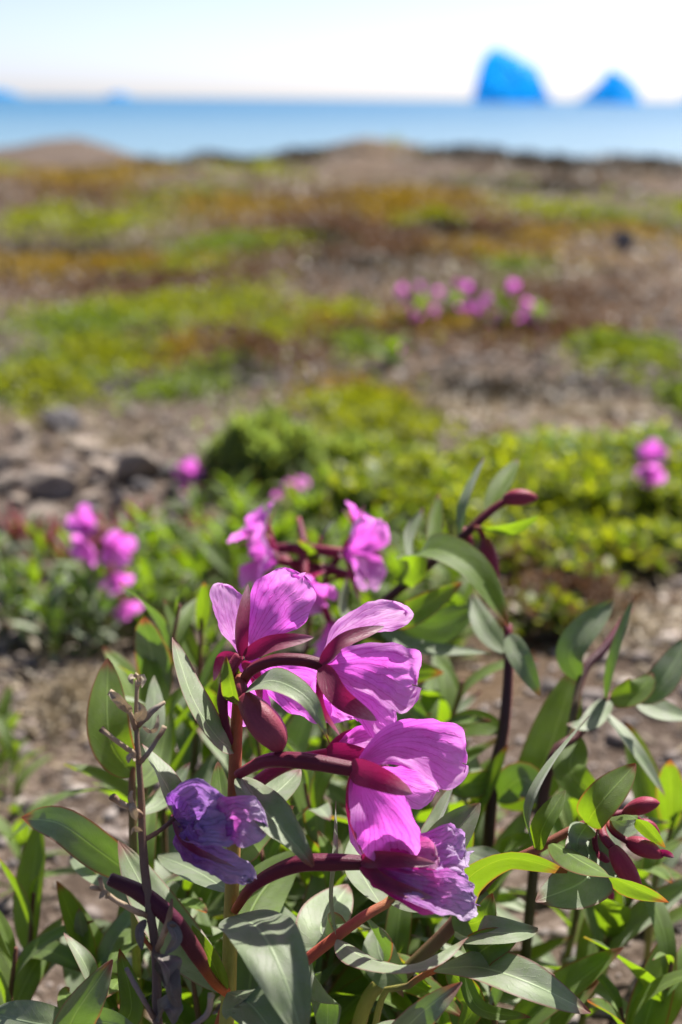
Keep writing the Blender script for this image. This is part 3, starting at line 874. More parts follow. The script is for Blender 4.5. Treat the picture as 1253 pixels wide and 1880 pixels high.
# third flower, wide open, and the half open one behind it
fc2 = flower([(440, 1486, 4), (470, 1440, 8), (530, 1402, 12), (606, 1384, 12)], [11, 15, 15, 14], [WINE, (0.13, 0.02, 0.04), WINE, CRIMSON])
pl.petal([(603, 1388, 12), (655, 1362, 10), (722, 1352, 12)], 30, fc2, nrm=(0.1, -0.55, 0.8), cup=0.6)
pl.petal([(603, 1390, 12), (655, 1375, 18), (712, 1375, 22)], 34, fc2, roll=20, cup=0.5)
pl.sepal([(600, 1384, 8), (645, 1392, 5), (715, 1408, 7)], 28, fc2, 'sepal_dark', roll=-10, cup=0.5)
pl.sepal([(600, 1382, 12), (640, 1350, 12), (690, 1343, 14)], 15, fc2, 'sepal', roll=20, cup=0.4)
fc = flower([(437, 1422, -3), (490, 1397, -9), (560, 1397, -13), (648, 1412, -14)], [10, 14, 16.5, 14.5], [CRIMSON, WINE, MAROON, MAROON], n=40)
pl.petal([(650, 1408, -14), (735, 1368, -12), (850, 1402, -6)], 60, fc, nrm=(0.12, -0.80, 0.55), cup=0.34, ruffle=0.30, ragged=0.12)
pl.petal([(654, 1420, -14), (704, 1500, -20), (732, 1596, -15)], 54, fc, roll=10, cup=0.30, ruffle=0.2, prof='round')
pl.petal([(652, 1412, -12), (720, 1430, 2), (800, 1452, 10)], 46, fc, roll=25, cup=0.3)
pl.petal([(650, 1420, -11), (670, 1500, 4), (700, 1560, 10)], 46, fc, roll=-10, cup=0.3)
pl.sepal([(647, 1412, -16), (690, 1425, -23), (757, 1457, -22)], 27, fc, 'sepal', roll=12, cup=0.4)
pl.sepal([(648, 1415, -14), (645, 1490, -14), (668, 1572, -13)], 13, fc, 'sepal', roll=58, cup=0.3)
pl.sepal([(648, 1408, -12), (690, 1370, -10), (770, 1340, -4)], 12, fc, 'sepal', roll=45)

# fourth flower, closing and crumpled at its lip
fd = flower([(431, 1672, -2), (468, 1624, -6), (540, 1588, -10), (610, 1583, -11), (668, 1584, -11)], [9, 12, 16.5, 17, 14], [ORANGE, WINE, MAROON, MAROON, (0.05, 0.006, 0.018)], n=40)
pl.petal([(664, 1582, -11), (745, 1572, -13), (864, 1562, -6)], 46, fd, 'petal_old', nrm=(0, -0.75, 0.6), cup=0.5, crumple=0.34, crumple_from=0.4, nu=54, nv=36)
pl.petal([(664, 1588, -12), (740, 1622, -20), (872, 1660, -14)], 40, fd, 'petal_old', roll=-14, cup=0.5, crumple=0.30, crumple_from=0.45, nu=54, nv=36)
pl.petal([(666, 1586, -10), (760, 1598, -2), (850, 1610, 2)], 40, fd, 'petal_old', roll=20, cup=0.3, crumple=0.2, nu=44, nv=30)
pl.sepal([(664, 1580, -13), (712, 1578, -20), (800, 1585, -18)], 17, fd, 'sepal_dark', nrm=(0, -0.85, 0.5), cup=0.45)
pl.petal([(662, 1582, -12), (722, 1572, -18), (800, 1572, -15)], 34, fd, 'petal_deep', nrm=(0, -0.8, 0.55), cup=0.45, crumple=0.06)
pl.petal([(662, 1590, -12), (728, 1622, -19), (822, 1650, -16)], 40, fd, 'petal_deep', roll=-8, cup=0.45, crumple=0.07)
pl.sepal([(664, 1590, -14), (716, 1626, -21), (798, 1650, -19)], 15, fd, 'sepal', roll=-6, cup=0.4)

# wilted flower turned to the left
fw = flower([(428, 1592, 2), (395, 1560, 8), (355, 1515, 6), (322, 1502, 0)], [8, 10, 10, 12], [WINE, MAROON, MAROON, (0.05, 0.006, 0.02)])
pl.petal([(322, 1502, -2), (365, 1478, -16), (418, 1500, -15)], 46, fw, 'petal_wilted', roll=12, cup=0.5, crumple=0.36, nu=46, nv=34)
pl.petal([(326, 1508, -3), (380, 1526, -18), (432, 1516, -17)], 32, fw, 'petal_wilted', roll=-18, cup=0.5, crumple=0.4, nu=46, nv=34)
pl.petal([(388, 1512, -12), (430, 1506, -19), (480, 1514, -19)], 44, fw, 'petal_old', roll=5, cup=0.2, crumple=0.22, nu=36, nv=26)
pl.petal([(320, 1512, -3), (362, 1572, -16), (455, 1610, -14)], 31, fw, 'petal_wilted', roll=-25, cup=0.4, crumple=0.3, nu=46, nv=30)
pl.sepal([(320, 1508, -4), (350, 1555, -18), (432, 1592, -17)], 9, fw, 'sepal_dark', roll=-10, crumple=0.1, nu=26, nv=14)
pl.leaf([(332, 1502, 2), (312, 1455, 0), (288, 1412, 3), (261, 1366, 8)], 27, 'leaf', nrm=(0.75, -0.62, 0.1), fold=0.5)

# leaves lower on the stem
pl.leaf([(444, 1426, -2), (478, 1478, -14), (528, 1532, -20), (576, 1590, -22)], 36, nrm=(0.30, -0.60, 0.72), fold=0.30, ruffle=0.34, rfreq=4.5)
pl.leaf([(438, 1500, 4), (490, 1470, 14), (552, 1412, 24)], 44, nrm=(-0.35, -0.45, 0.8), fold=0.12)
pl.leaf([(429, 1682, -2), (476, 1708, -22), (520, 1790, -33), (560, 1915, -36)], 58, nrm=(0.16, -0.58, 0.80), fold=0.16, ruffle=0.2, nu=28, nv=14)
pl.leaf([(418, 1822, -4), (462, 1846, -16), (530, 1935, -22)], 44, nrm=(0.45, -0.80, 0.25), fold=0.3)
pl.leaf([(418, 1826, 3), (346, 1752, 12), (275, 1650, 18), (217, 1543, 22)], 56, nrm=(0.50, -0.50, 0.70), fold=0.12, nu=28, nv=14)
pl.leaf([(414, 1822, -1), (388, 1760, -6), (353, 1698, -4)], 19, 'leaf_green', roll=-25, fold=0.3)
pl.leaf([(432, 1580, 3), (470, 1530, 22), (540, 1480, 36)], 34, 'leaf_green', roll=30)
pl.leaf([(430, 1745, 3), (480, 1640, 28), (556, 1560, 44)], 52, 'leaf_green', roll=10, fold=0.2)
pl.leaf([(420, 1520, 2), (405, 1450, 20), (400, 1398, 28)], 26, 'leaf_green', roll=-25)
pl.leaf([(426, 1640, 3), (360, 1600, 24), (290, 1570, 36)], 44, nrm=(0.2, -0.45, 0.85))

# seed pod on the left
o = pl.tube('seed_pod', [(203, 1614, -12), (262, 1642, -13), (318, 1690, -13), (362, 1752, -10), (378, 1782, -7), (398, 1808, -3), (417, 1822, -1)],
        [12, 16, 17, 15, 9.5, 9, 9], [(0.045, 0.012, 0.022), (0.06, 0.012, 0.028), (0.07, 0.012, 0.03), (0.10, 0.02, 0.03), RUSTY, ORANGE, ORANGE], ribs=4, ribamp=0.1, nseg=20, n=60)
pl.tube('scar', [(200, 1612.5, -12), (204, 1614.5, -12)], [9, 11.5], [(0.30, 0.20, 0.20), (0.25, 0.15, 0.16)], parent=o, n=3)

# ------------------------------------------------------------------ the dead stalk
b = ground_under(292, 1900, -14)
dp = Plant('dead_stalk', b, 'dry brown dead stalk with broken side twigs and shrivelled seed husks', 'dead stalk')
ds = [b, P(293, 1960, -14), P(289, 1860, -14), P(286, 1745, -14), P(271, 1640, -14), P(262, 1540, -13), P(259, 1450, -12), P(251, 1340, -11), P(252, 1248, -10)]
dp.tube('stem', ds, [9, 9, 8.5, 8, 8, 7.5, 6, 4.5, 3.5], [TWIG, TWIG, (0.15, 0.11, 0.10), (0.13, 0.09, 0.08), (0.14, 0.10, 0.085), (0.16, 0.10, 0.075), TWIG, (0.2, 0.15, 0.11), TWIGPALE], mat='twig', lump=0.22, n=90)
TW = [
 ([(254, 1387, -11), (222, 1366, -14), (197, 1347, -16), (186, 1337, -16)], [5, 4.5, 5, 6], [TWIGPALE, TWIGPALE, TWIGPALE, DARKSTEM]),
 ([(257, 1400, -12), (276, 1378, -15), (292, 1352, -15), (303, 1334, -14)], [4.5, 4, 3.5, 5], [TWIG, (0.25, 0.22, 0.2), TWIG, TWIGPALE]),
 ([(254, 1332, -11), (268, 1318, -13), (286, 1300, -13), (303, 1289, -12)], [5, 6, 5, 3], [TWIG, (0.2, 0.17, 0.15), (0.22, 0.19, 0.17), TWIGPALE]),
 ([(259, 1496, -13), (238, 1482, -17), (222, 1475, -18), (206, 1462, -19)], [6, 5, 5, 7], [TWIG, TWIGPALE, TWIGPALE, TWIG]),
 ([(264, 1542, -13), (283, 1532, -10), (303, 1518, -5), (321, 1502, -1)], [5, 4.5, 4, 4.5], [TWIG, TWIG, (0.12, 0.08, 0.07), DARKSTEM]),
 ([(271, 1682, -14), (240, 1668, -18), (205, 1648, -20), (188, 1634, -20), (167, 1628, -21)], [6, 5, 5, 4.5, 5], [TWIG, TWIGPALE, TWIGPALE, TWIG, TWIGPALE]),
 ([(190, 1636, -20), (186, 1622, -21), (184, 1611, -21)], [4.5, 4, 4], [TWIGPALE, TWIGPALE, TWIG]),
 ([(288, 1745, -14), (302, 1712, -18), (312, 1680, -19), (316, 1650, -18)], [5.5, 6, 5, 2], [TWIG, TWIGPALE, TWIG, TWIG]),
 ([(302, 1712, -18), (316, 1700, -20), (332, 1703, -20)], [5, 4, 2], [TWIG, TWIG, DARKSTEM]),
 ([(282, 1745, -14), (268, 1728, -16), (262, 1712, -16)], [4.5, 4, 2.5], [TWIG, RUSTY, TWIG]),
 ([(250, 1340, -11), (238, 1306, -13), (222, 1284, -14), (201, 1270, -14)], [4.5, 4, 5, 6], [TWIG, TWIGPALE, TWIGPALE, TWIGPALE]),
 ([(252, 1262, -10), (256, 1246, -11), (247, 1238, -11)], [4, 3.5, 5], [TWIGPALE, TWIGPALE, TWIGPALE]),
 ([(243, 1476, -17), (240, 1462, -18), (243, 1452, -18)], [4, 4, 2], [TWIGPALE, TWIGPALE, TWIGPALE]),
 ([(290, 1880, -14), (255, 1820, -20), (232, 1778, -22)], [5, 4.5, 4], [TWIG, (0.2, 0.18, 0.19), (0.2, 0.17, 0.17)]),
 ([(294, 1920, -14), (375, 1868, -24), (389, 1826, -26)], [5, 5, 6], [TWIG, (0.2, 0.18, 0.18), TWIGPALE]),
]
for pth, rr, cc in TW:
    dp.tube('twig', pth, rr, cc, mat='twig', lump=0.35, nseg=8, n=22, seed=rnd.randrange(99))
HUSK = [
 ([(232, 1300, -14), (218, 1282, -17), (200, 1270, -16)], 10, 'husk'), ([(240, 1308, -13), (222, 1290, -18), (206, 1284, -18)], 9, 'husk'),
 ([(248, 1322, -12), (262, 1306, -15), (255, 1288, -16)], 9, 'husk'), ([(252, 1256, -11), (262, 1244, -13), (259, 1262, -14)], 7, 'husk'),
 ([(247, 1240, -11), (240, 1246, -13), (244, 1256, -13)], 6, 'husk'), ([(262, 1336, -12), (284, 1336, -15), (292, 1310, -15)], 8, 'husk'),
 ([(250, 1392, -12), (238, 1390, -15), (234, 1402, -15)], 7, 'husk'), ([(240, 1470, -17), (244, 1482, -18), (250, 1505, -16)], 7, 'husk'),
 ([(262, 1528, -13), (246, 1520, -16), (240, 1534, -16)], 6, 'husk'), ([(200, 1648, -20), (192, 1640, -22), (182, 1650, -22)], 6, 'husk'),
 ([(292, 1752, -15), (310, 1780, -20), (322, 1836, -20)], 24, 'leaf_dry'), ([(292, 1765, -15), (312, 1810, -22), (330, 1848, -20)], 18, 'leaf_dry'),
 ([(268, 1688, -15), (256, 1712, -18), (262, 1745, -18)], 8, 'leaf_dry'), ([(290, 1860, -15), (312, 1850, -20), (322, 1880, -20)], 22, 'leaf_dry'),
 ([(310, 1690, -19), (324, 1722, -22), (304, 1752, -22)], 10, 'leaf_dry'),
]
for pth, hw, mt in HUSK:
    dp.leaf(pth, hw, mt, 'husk' if mt == 'husk' else 'withered_leaf', crumple=0.32, fold=0.4, nu=18, nv=10, roll=rnd.uniform(-50, 50))

# ------------------------------------------------------------------ the shoot with the red stem, close behind
b = ground_under(330, 1960, 14)
ps = Plant('fireweed_shoot', b, 'slanting fireweed shoot with bare red stem, crossing behind the closing crumpled flower')
ps.tube('stem', [b, P(400, 1905, 8), P(470, 1838, 4), P(556, 1768, 2), P(617, 1720, 2), P(672, 1680, 4), P(715, 1655, 6), P(760, 1610, 10), P(800, 1560, 16)],
        [12, 12, 11.5, 11, 10.5, 10, 9, 8, 6], [RUSTY, RUSTY, (0.34, 0.08, 0.04), (0.33, 0.07, 0.045), (0.36, 0.09, 0.045), (0.34, 0.10, 0.06), (0.34, 0.16, 0.06), STEMGREEN, STEMGREEN], n=60, nseg=14)
ps.leaf([(616, 1716, 0), (604, 1650, -4), (611, 1560, -4), (617, 1470, 6)], 15, nrm=(0.92, -0.22, 0.2), fold=0.35)
ps.leaf([(620, 1724, 1), (672, 1758, -10), (760, 1770, -14), (860, 1721, -8)], 36, nrm=(0.05, -0.40, -0.9), fold=0.3)
ps.leaf([(716, 1655, 6), (722, 1640, 6), (742, 1605, 20)], 12, 'leaf_green', roll=20)
ps.leaf([(716, 1656, 6), (770, 1668, 0), (815, 1650, 2)], 12, nrm=(0, -0.35, 0.9))
ps.leaf([(776, 1640, 14), (812, 1560, 14), (882, 1474, 16)], 42, 'leaf', roll=-18, fold=0.3)
ps.leaf([(770, 1560, 16), (806, 1505, 20), (834, 1440, 26)], 26, nrm=(-0.8, -0.45, 0.35), fold=0.4)
ps.leaf([(700, 1662, 6), (664, 1600, 22), (655, 1530, 34)], 40, nrm=(0.25, -0.60, 0.75))
ps.leaf([(610, 1730, 4), (590, 1700, 18), (640, 1625, 36)], 50, 'leaf', roll=-15)
ps.leaf([(672, 1682, 5), (700, 1740, 26), (740, 1830, 34)], 40, nrm=(0.1, -0.45, 0.85))
ps.leaf([(560, 1768, 3), (520, 1700, 30), (480, 1640, 45)], 40, 'leaf', roll=25)
ps.leaf([(560, 1770, 3), (600, 1830, 20), (600, 1930, 20)], 40, 'leaf', nrm=(-0.3, -0.6, 0.7))

# ------------------------------------------------------------------ the shoot with red buds on the right
b = ground_under(600, 1950, 34)
pr = Plant('fireweed_shoot', b, 'fireweed shoot bending outward with red buds and bright green red edged leaves at its tip')
pr.tube('stem', [b, P(660, 1878, 34), P(745, 1785, 32), P(830, 1700, 30), P(905, 1605, 28), P(985, 1560, 24), P(1050, 1524, 24), P(1110, 1500, 24), P(1155, 1490, 26)],
        [15, 15, 14.5, 14, 12, 9.5, 9, 8, 6], [STEMGREEN, STEMGREEN, OLIVE, (0.13, 0.07, 0.05), (0.16, 0.05, 0.04), (0.25, 0.09, 0.06), (0.22, 0.08, 0.055), WINE, WINE], n=60, nseg=14)
pr.leaf([(852, 1676, 28), (850, 1622, 14), (935, 1575, 6), (1042, 1602, 10)], 40, 'leaf_green', nrm=(0.05, -0.85, -0.5), fold=0.2)
pr.leaf([(982, 1560, 23), (972, 1490, 16), (1010, 1408, 20), (1082, 1315, 34)], 18, nrm=(-0.80, -0.30, 0.35), fold=0.3)
pr.leaf([(984, 1558, 23), (1002, 1510, 18), (1038, 1450, 22)], 26, 'leaf_green', roll=-35, fold=0.3)
pr.leaf([(1078, 1512, 23), (1100, 1478, 16), (1168, 1402, 20)], 36, 'leaf_green', roll=-15, fold=0.28)
pr.leaf([(1078, 1514, 23), (1062, 1540, 16), (1060, 1562, 16)], 26, 'leaf', roll=10)
pr.leaf([(1010, 1545, 24), (1080, 1588, 4), (1150, 1622, -2), (1228, 1657, 4)], 34, 'leaf_green', nrm=(0.25, -0.75, -0.55), fold=0.3)
pr.leaf([(1066, 1518, 25), (1082, 1606, 14), (984, 1656, 8)], 56, nrm=(0.15, -0.5, 0.86), fold=0.08)
pr.leaf([(930, 1592, 27), (880, 1575, 36), (850, 1560, 44)], 28, 'leaf', roll=20)
pr.leaf([(1120, 1500, 24), (1165, 1500, 14), (1222, 1556, 16)], 20, 'leaf_green', nrm=(0.3, -0.6, -0.7), fold=0.3)
pr.leaf([(1118, 1500, 24), (1150, 1515, 34), (1190, 1500, 40)], 26, 'leaf', roll=10)
pr.bud([(1148, 1492, 25), (1170, 1482, 22), (1192, 1476, 21), (1212, 1474, 21)], 17)
pr.bud([(1176, 1508, 28), (1188, 1514, 28), (1200, 1522, 28), (1212, 1536, 28)], 12, stalk=[(1150, 1492, 26), (1166, 1500, 28), (1180, 1510, 28)], sr=6)
pr.bud([(1152, 1545, 17), (1172, 1552, 16), (1196, 1562, 15), (1218, 1574, 15)], 19, stalk=[(1114, 1502, 24), (1126, 1526, 19), (1156, 1547, 17)], sr=7)
pr.bud([(1126, 1556, 15), (1140, 1582, 13), (1158, 1610, 12), (1178, 1638, 12)], 21, stalk=[(1106, 1502, 24), (1108, 1534, 17), (1130, 1562, 15)], sr=9)
pr.bud([(1096, 1566, 20), (1106, 1582, 19), (1118, 1602, 19), (1130, 1622, 19)], 17, stalk=[(1098, 1506, 24), (1092, 1540, 20), (1098, 1570, 20)], sr=6)
pr.bud([(1104, 1622, 24), (1112, 1632, 24), (1120, 1642, 24), (1126, 1652, 24)], 11, stalk=[(1096, 1506, 25), (1086, 1570, 25), (1106, 1626, 24)], sr=5)
pr.sepal([(1206, 1566, 15), (1222, 1566, 14), (1238, 1574, 15)], 8, pr.root, roll=10)
pr.leaf([(884, 1630, 29), (866, 1690, 24), (880, 1745, 22)], 40, 'leaf', roll=12)
pr.leaf([(835, 1695, 30), (880, 1690, 20), (905, 1640, 20)], 34, 'leaf_green', roll=25)

# ------------------------------------------------------------------ low shoots at the foot of the picture
b = ground_under(640, 1960, 22)
pq = Plant('fireweed_shoot', b, 'low fireweed shoot with orange side twig and broad leaves below the red buds')
pq.tube('stem', [b, P(690, 1878, 24), P(748, 1812, 20), P(802, 1780, 15), P(872, 1763, 12), P(910, 1750, 12)], [6, 6.5, 6.5, 6.5, 6, 5], [STEMGREEN, STEMGREEN, OLIVE, ORANGE, (0.5, 0.2, 0.05), STEMGREEN], n=40)
pq.leaf([(868, 1764, 12), (872, 1716, 2), (935, 1712, 0), (988, 1706, 6)], 36, nrm=(0.1, -0.3, 0.95), fold=0.15)
pq.leaf([(868, 1765, 12), (895, 1738, 0), (955, 1716, 2)], 36, 'leaf_green', roll=-10)
pq.leaf([(800, 1780, 14), (880, 1776, 0), (975, 1806, -8), (1085, 1860, -4)], 44, nrm=(0.15, -0.45, 0.88), fold=0.25)
pq.leaf([(748, 1812, 20), (700, 1760, 30), (690, 1700, 40)], 40, 'leaf', roll=-20)
pq.leaf([(690, 1880, 20), (720, 1905, -10), (778, 1855, -18), (848, 1803, -14)], 46, nrm=(0.30, -0.90, 0.2), fold=0.25)
pq.leaf([(820, 1776, 14), (870, 1840, 14), (840, 1900, 14)], 26, 'leaf_green', roll=20)
pq.leaf([(845, 1768, 13), (880, 1850, 10), (975, 1868, 8)], 16, 'leaf_green', nrm=(0, -0.5, 0.85))

b = ground_under(252, 1960, 45)
pg = Plant('fireweed_shoot', b, 'fireweed shoot with thin green stem and tall red tipped leaf behind the dead stalk')
pg.tube('stem', [b, P(252, 1800, 44), P(246, 1600, 42), P(243, 1440, 42), P(246, 1370, 42)], [10, 10, 9, 8, 5], [STEMGREEN, STEMGREEN, OLIVE, (0.16, 0.10, 0.045), RUSTY], n=40)
pg.leaf([(244, 1425, 42), (200, 1350, 36), (198, 1208, 42)], 46, 'leaf_green', roll=14, fold=0.2)
pg.leaf([(247, 1610, 42), (180, 1560, 30), (110, 1512, 26), (40, 1502, 34)], 40, 'leaf', nrm=(-0.1, -0.8, 0.5), fold=0.2)
pg.leaf([(248, 1660, 42), (200, 1610, 50), (130, 1568, 62)], 44, nrm=(0.1, -0.4, 0.9))
pg.leaf([(244, 1500, 42), (300, 1470, 50), (350, 1400, 56)], 30, nrm=(-0.3, -0.4, 0.85))
pg.leaf([(244, 1450, 42), (290, 1400, 60), (310, 1310, 70)], 30, 'leaf_green', roll=-20)
pg.leaf([(250, 1740, 43), (310, 1690, 50), (370, 1650, 60)], 40, nrm=(0, -0.4, 0.9))
pg.leaf([(244, 1400, 42), (280, 1330, 46), (284, 1240, 54)], 26, nrm=(0.5, -0.5, 0.6))

b = ground_under(90, 1960, 10)
pz = Plant('fireweed_shoot', b, 'leafy shoot with dark green folded leaves left of the dead stalk')
pz.tube('stem', [b, P(110, 1950, 10), P(140, 1900, 14), P(175, 1860, 18)], [11, 10, 8, 6], [STEMGREEN, STEMGREEN, OLIVE, OLIVE], n=20)
pz.leaf([(112, 1930, 6), (140, 1860, -6), (207, 1762, -4)], 46, nrm=(0.55, -0.82, 0.1), fold=0.3)
pz.leaf([(175, 1862, 18), (160, 1780, 10), (118, 1712, 14)], 24, nrm=(0.6, -0.3, 0.7), fold=0.3)
pz.leaf([(170, 1900, 14), (240, 1860, 10), (220, 1742, 16)], 24, 'leaf_green', roll=10)
pz.leaf([(140, 1900, 14), (120, 1830, 30), (128, 1812, 36)], 20, 'leaf_green', roll=10)
pz.leaf([(150, 1890, 14), (70, 1880, 10), (-20, 1860, 20)], 40, nrm=(-0.2, -0.6, 0.75))
pz.leaf([(165, 1875, 16), (210, 1880, 0), (260, 1900, -4)], 30, nrm=(0.2, -0.8, 0.5))

# ------------------------------------------------------------------ budding plants a hand's breadth behind
b = ground_under(560, 1420, 150)
pd = Plant('fireweed_shoot', b, 'fireweed shoot with dark stem arching over, maroon buds hanging from its tip')
pd.tube('stem', [b, P(600, 1330, 140), P(655, 1180, 125), P(705, 1108, 115), P(770, 1052, 110), P(850, 985, 105), P(905, 935, 105), P(938, 915, 105)],
        [13, 13, 12.5, 12, 11.5, 11, 10, 8], [OLIVE, OLIVE, DARKSTEM, (0.07, 0.02, 0.025), DARKSTEM, (0.06, 0.02, 0.025), WINE, WINE], n=60)
pd.bud([(925, 918, 104), (945, 914, 103), (966, 913, 103), (988, 914, 103)], 22)
pd.bud([(892, 990, 100), (898, 1025, 98), (902, 1062, 98), (903, 1098, 99)], 24, stalk=[(868, 970, 105), (880, 972, 102), (892, 996, 100)], sr=8)
pd.bud([(856, 975, 108), (858, 995, 108), (858, 1015, 108), (857, 1036, 108)], 18, stalk=[(850, 985, 105), (854, 972, 108), (856, 980, 108)], sr=7)
pd.leaf([(845, 988, 106), (855, 920, 108), (890, 838, 116)], 20, nrm=(-0.8, -0.5, 0.3), fold=0.3)
pd.leaf([(895, 945, 106), (915, 900, 112), (952, 842, 122)], 26, 'leaf_far', roll=-25)
pd.leaf([(872, 966, 105), (930, 968, 96), (998, 946, 98)], 30, 'leaf_far', nrm=(0.1, -0.7, -0.6), fold=0.25)
pd.leaf([(735, 1082, 112), (778, 1012, 96), (860, 1040, 88), (935, 1150, 84)], 52, 'leaf_far', nrm=(0.25, -0.55, 0.8), fold=0.35)
pd.leaf([(705, 1110, 114), (790, 1150, 110), (880, 1115, 112)], 48, 'leaf', roll=15)
pd.leaf([(690, 1130, 118), (750, 1185, 100), (900, 1200, 96)], 26, nrm=(0, -0.35, 0.93), fold=0.2)
pd.leaf([(760, 1060, 110), (745, 990, 118), (778, 932, 128)], 24, nrm=(0.85, -0.4, 0.3), fold=0.3)
pd.leaf([(800, 1026, 108), (800, 970, 120), (806, 905, 130)], 22, 'leaf_far', roll=-20)
pd.leaf([(655, 1180, 124), (720, 1225, 110), (815, 1235, 108)], 42, 'leaf_far', roll=5)
pd.leaf([(665, 1170, 124), (628, 1120, 126), (640, 1055, 130)], 22, nrm=(0.8, -0.5, 0.25), fold=0.3)
pd.leaf([(640, 1215, 130), (700, 1290, 122), (800, 1330, 116)], 44, 'leaf', roll=-12)
pd.leaf([(705, 1110, 114), (740, 1130, 100), (850, 1070, 110)], 34, 'leaf_far', roll=20)

b = ground_under(890, 1640, 95)
pe = Plant('fireweed_shoot', b, 'fireweed shoot with straight dark upright stem and broad glowing green leaf')
pe.tube('stem', [b, P(902, 1480, 92), P(925, 1340, 92), P(934, 1230, 94), P(933, 1145, 96)], [15, 15, 14, 12, 9], [OLIVE, DARKSTEM, (0.06, 0.035, 0.03), (0.05, 0.02, 0.025), WINE], n=40)
pe.leaf([(932, 1165, 95), (958, 1210, 84), (992, 1278, 80)], 28, 'leaf', roll=10)
pe.leaf([(918, 1480, 92), (990, 1420, 90), (1058, 1225, 100)], 62, 'leaf_far', roll=8, fold=0.15)
pe.leaf([(925, 1340, 92), (860, 1330, 96), (800, 1365, 96)], 36, 'leaf_far', roll=25)
pe.leaf([(915, 1430, 92), (850, 1440, 84), (790, 1420, 84)], 34, 'leaf_far', roll=-25)
pe.leaf([(910, 1470, 92), (960, 1430, 84), (1010, 1480, 80)], 44, 'leaf', roll=10)
pe.leaf([(930, 1200, 95), (890, 1150, 104), (865, 1090, 112)], 30, 'leaf', roll=10)

b = ground_under(960, 1620, 80)
pf_ = Plant('fireweed_shoot', b, 'fireweed shoot with slanting maroon stem near bare gravel and a dark spear shaped leaf')
pf_.tube('stem', [b, P(1000, 1450, 80), P(1060, 1350, 84), P(1112, 1288, 90), P(1085, 1235, 96), P(1130, 1165, 104), P(1160, 1120, 108)][:4] + [P(1150, 1262, 94)], [13, 13, 12, 11, 8], [OLIVE, DARKSTEM, (0.09, 0.03, 0.03), (0.13, 0.04, 0.035), WINE], n=40)
pf_.tube('side_stem', [P(1040, 1385, 82), P(1070, 1240, 94), P(1110, 1190, 100), P(1158, 1118, 108)], [9, 10, 11, 6], [OLIVE, DARKSTEM, (0.06, 0.015, 0.03), WINE], n=30)
pf_.leaf([(1062, 1250, 94), (1050, 1190, 92), (1128, 1100, 96)], 36, 'leaf', roll=-12)
pf_.leaf([(1112, 1290, 90), (1130, 1200, 84), (1166, 1092, 86)], 18, nrm=(-0.8, -0.4, 0.3), fold=0.3)
pf_.leaf([(1120, 1282, 90), (1170, 1270, 84), (1200, 1235, 86)], 36, 'leaf_far', roll=-25)
pf_.leaf([(1100, 1300, 90), (1160, 1370, 80), (1222, 1462, 78)], 24, nrm=(0.5, -0.5, 0.6), fold=0.3)
pf_.leaf([(1145, 1265, 94), (1205, 1262, 88), (1268, 1165, 92)], 38, 'leaf', roll=-12)
pf_.leaf([(1060, 1350, 84), (1050, 1420, 74), (1120, 1480, 70)], 40, 'leaf_far', roll=5)
pf_.leaf([(1120, 1282, 90), (1080, 1330, 80), (1040, 1330, 78)], 26, nrm=(0, -0.4, 0.9))
pf_.leaf([(1150, 1262, 94), (1200, 1300, 90), (1270, 1320, 90)], 34, nrm=(0, -0.45, 0.88))

# ------------------------------------------------------------------ shoots made once and copied: leaves share their sheets
O0 = Vector((0, 0, 0))
def proto_leaf(seed, hw, droop, fold, wav):
    pts = [Vector((0, 0, 0)), Vector((0, 0.35, 0.10)), Vector((0.02, 0.7, 0.12 - droop * 0.35)), Vector((0.03, 1.0, 0.10 - droop))]
    return blade(pts, hw / PX, O0, nrm=(0, 0, 1), fold=fold, ruffle=wav, rfreq=3, nu=12, nv=6, seed=seed)
LEAFS = [proto_leaf(s_, h_, d_, f_, w_) for s_, h_, d_, f_, w_ in ((1, .125, .05, .25, .15), (2, .11, .25, .2, .2), (3, .14, .12, .3, .2), (4, .10, .4, .15, .15), (5, .13, -.1, .35, .1))]
LEAFSET = {}
for mt in ('leaf', 'leaf_green', 'leaf_far'):
    LEAFSET[mt] = []
    for me in LEAFS:
        c = me.copy(); c.materials.clear(); c.materials.append(M[mt]); LEAFSET[mt].append(c)

def proto_petal(seed, ang, tilt, ln, hw):
    ca, sa = math.cos(ang), math.sin(ang)
    def q(r_, z_): return Vector((ca * r_, sa * r_, z_))
    pts = [q(0.04, 0), q(ln * 0.5 * math.sin(tilt), ln * 0.5 * math.cos(tilt)), q(ln * 1.02 * math.sin(tilt + 0.15), ln * 1.0 * math.cos(tilt + 0.15))]
    return blade(pts, hw / PX, O0, nrm=(-ca, -sa, 0.4), prof='petal', cup=0.25, ruffle=0.22, ragged=0.08, nu=14, nv=10, seed=seed)
def proto_sepal(seed, ang):
    ca, sa = math.cos(ang), math.sin(ang)
    pts = [Vector((ca * 0.04, sa * 0.04, -.02)), Vector((ca * .5, sa * .5, .2)), Vector((ca * 1.0, sa * 1.0, .42))]
    return blade(pts, 0.10 / PX, O0, nrm=(-ca, -sa, 0.6), prof='sepal', cup=0.3, nu=10, nv=4, seed=seed)
PETALS = [proto_petal(20 + i, i * math.pi / 2 + 0.1, 0.75 + 0.12 * (i % 2), 1.0, 0.40) for i in range(4)]
SEPALS = [proto_sepal(40 + i, i * math.pi / 2 + 0.85) for i in range(4)]
OVARY = tube([Vector((0, 0, -2.0)), Vector((0.05, 0, -1.1)), Vector((0, 0, 0.02))], [v / PX for v in (.07, .12, .10)], [WINE, MAROON, CRIMSON], O0, nseg=8, n=10)
PODS = tube([Vector((0, 0, 0)), Vector((0, 0, 0.5)), Vector((0, 0, 1.0))], [v / PX for v in (.05, .09, .02)], [RUSTY, (0.30, 0.06, 0.07), (0.36, 0.10, 0.10)], O0, nseg=8, n=10)
for me in PETALS: me.materials.append(M['petal'])
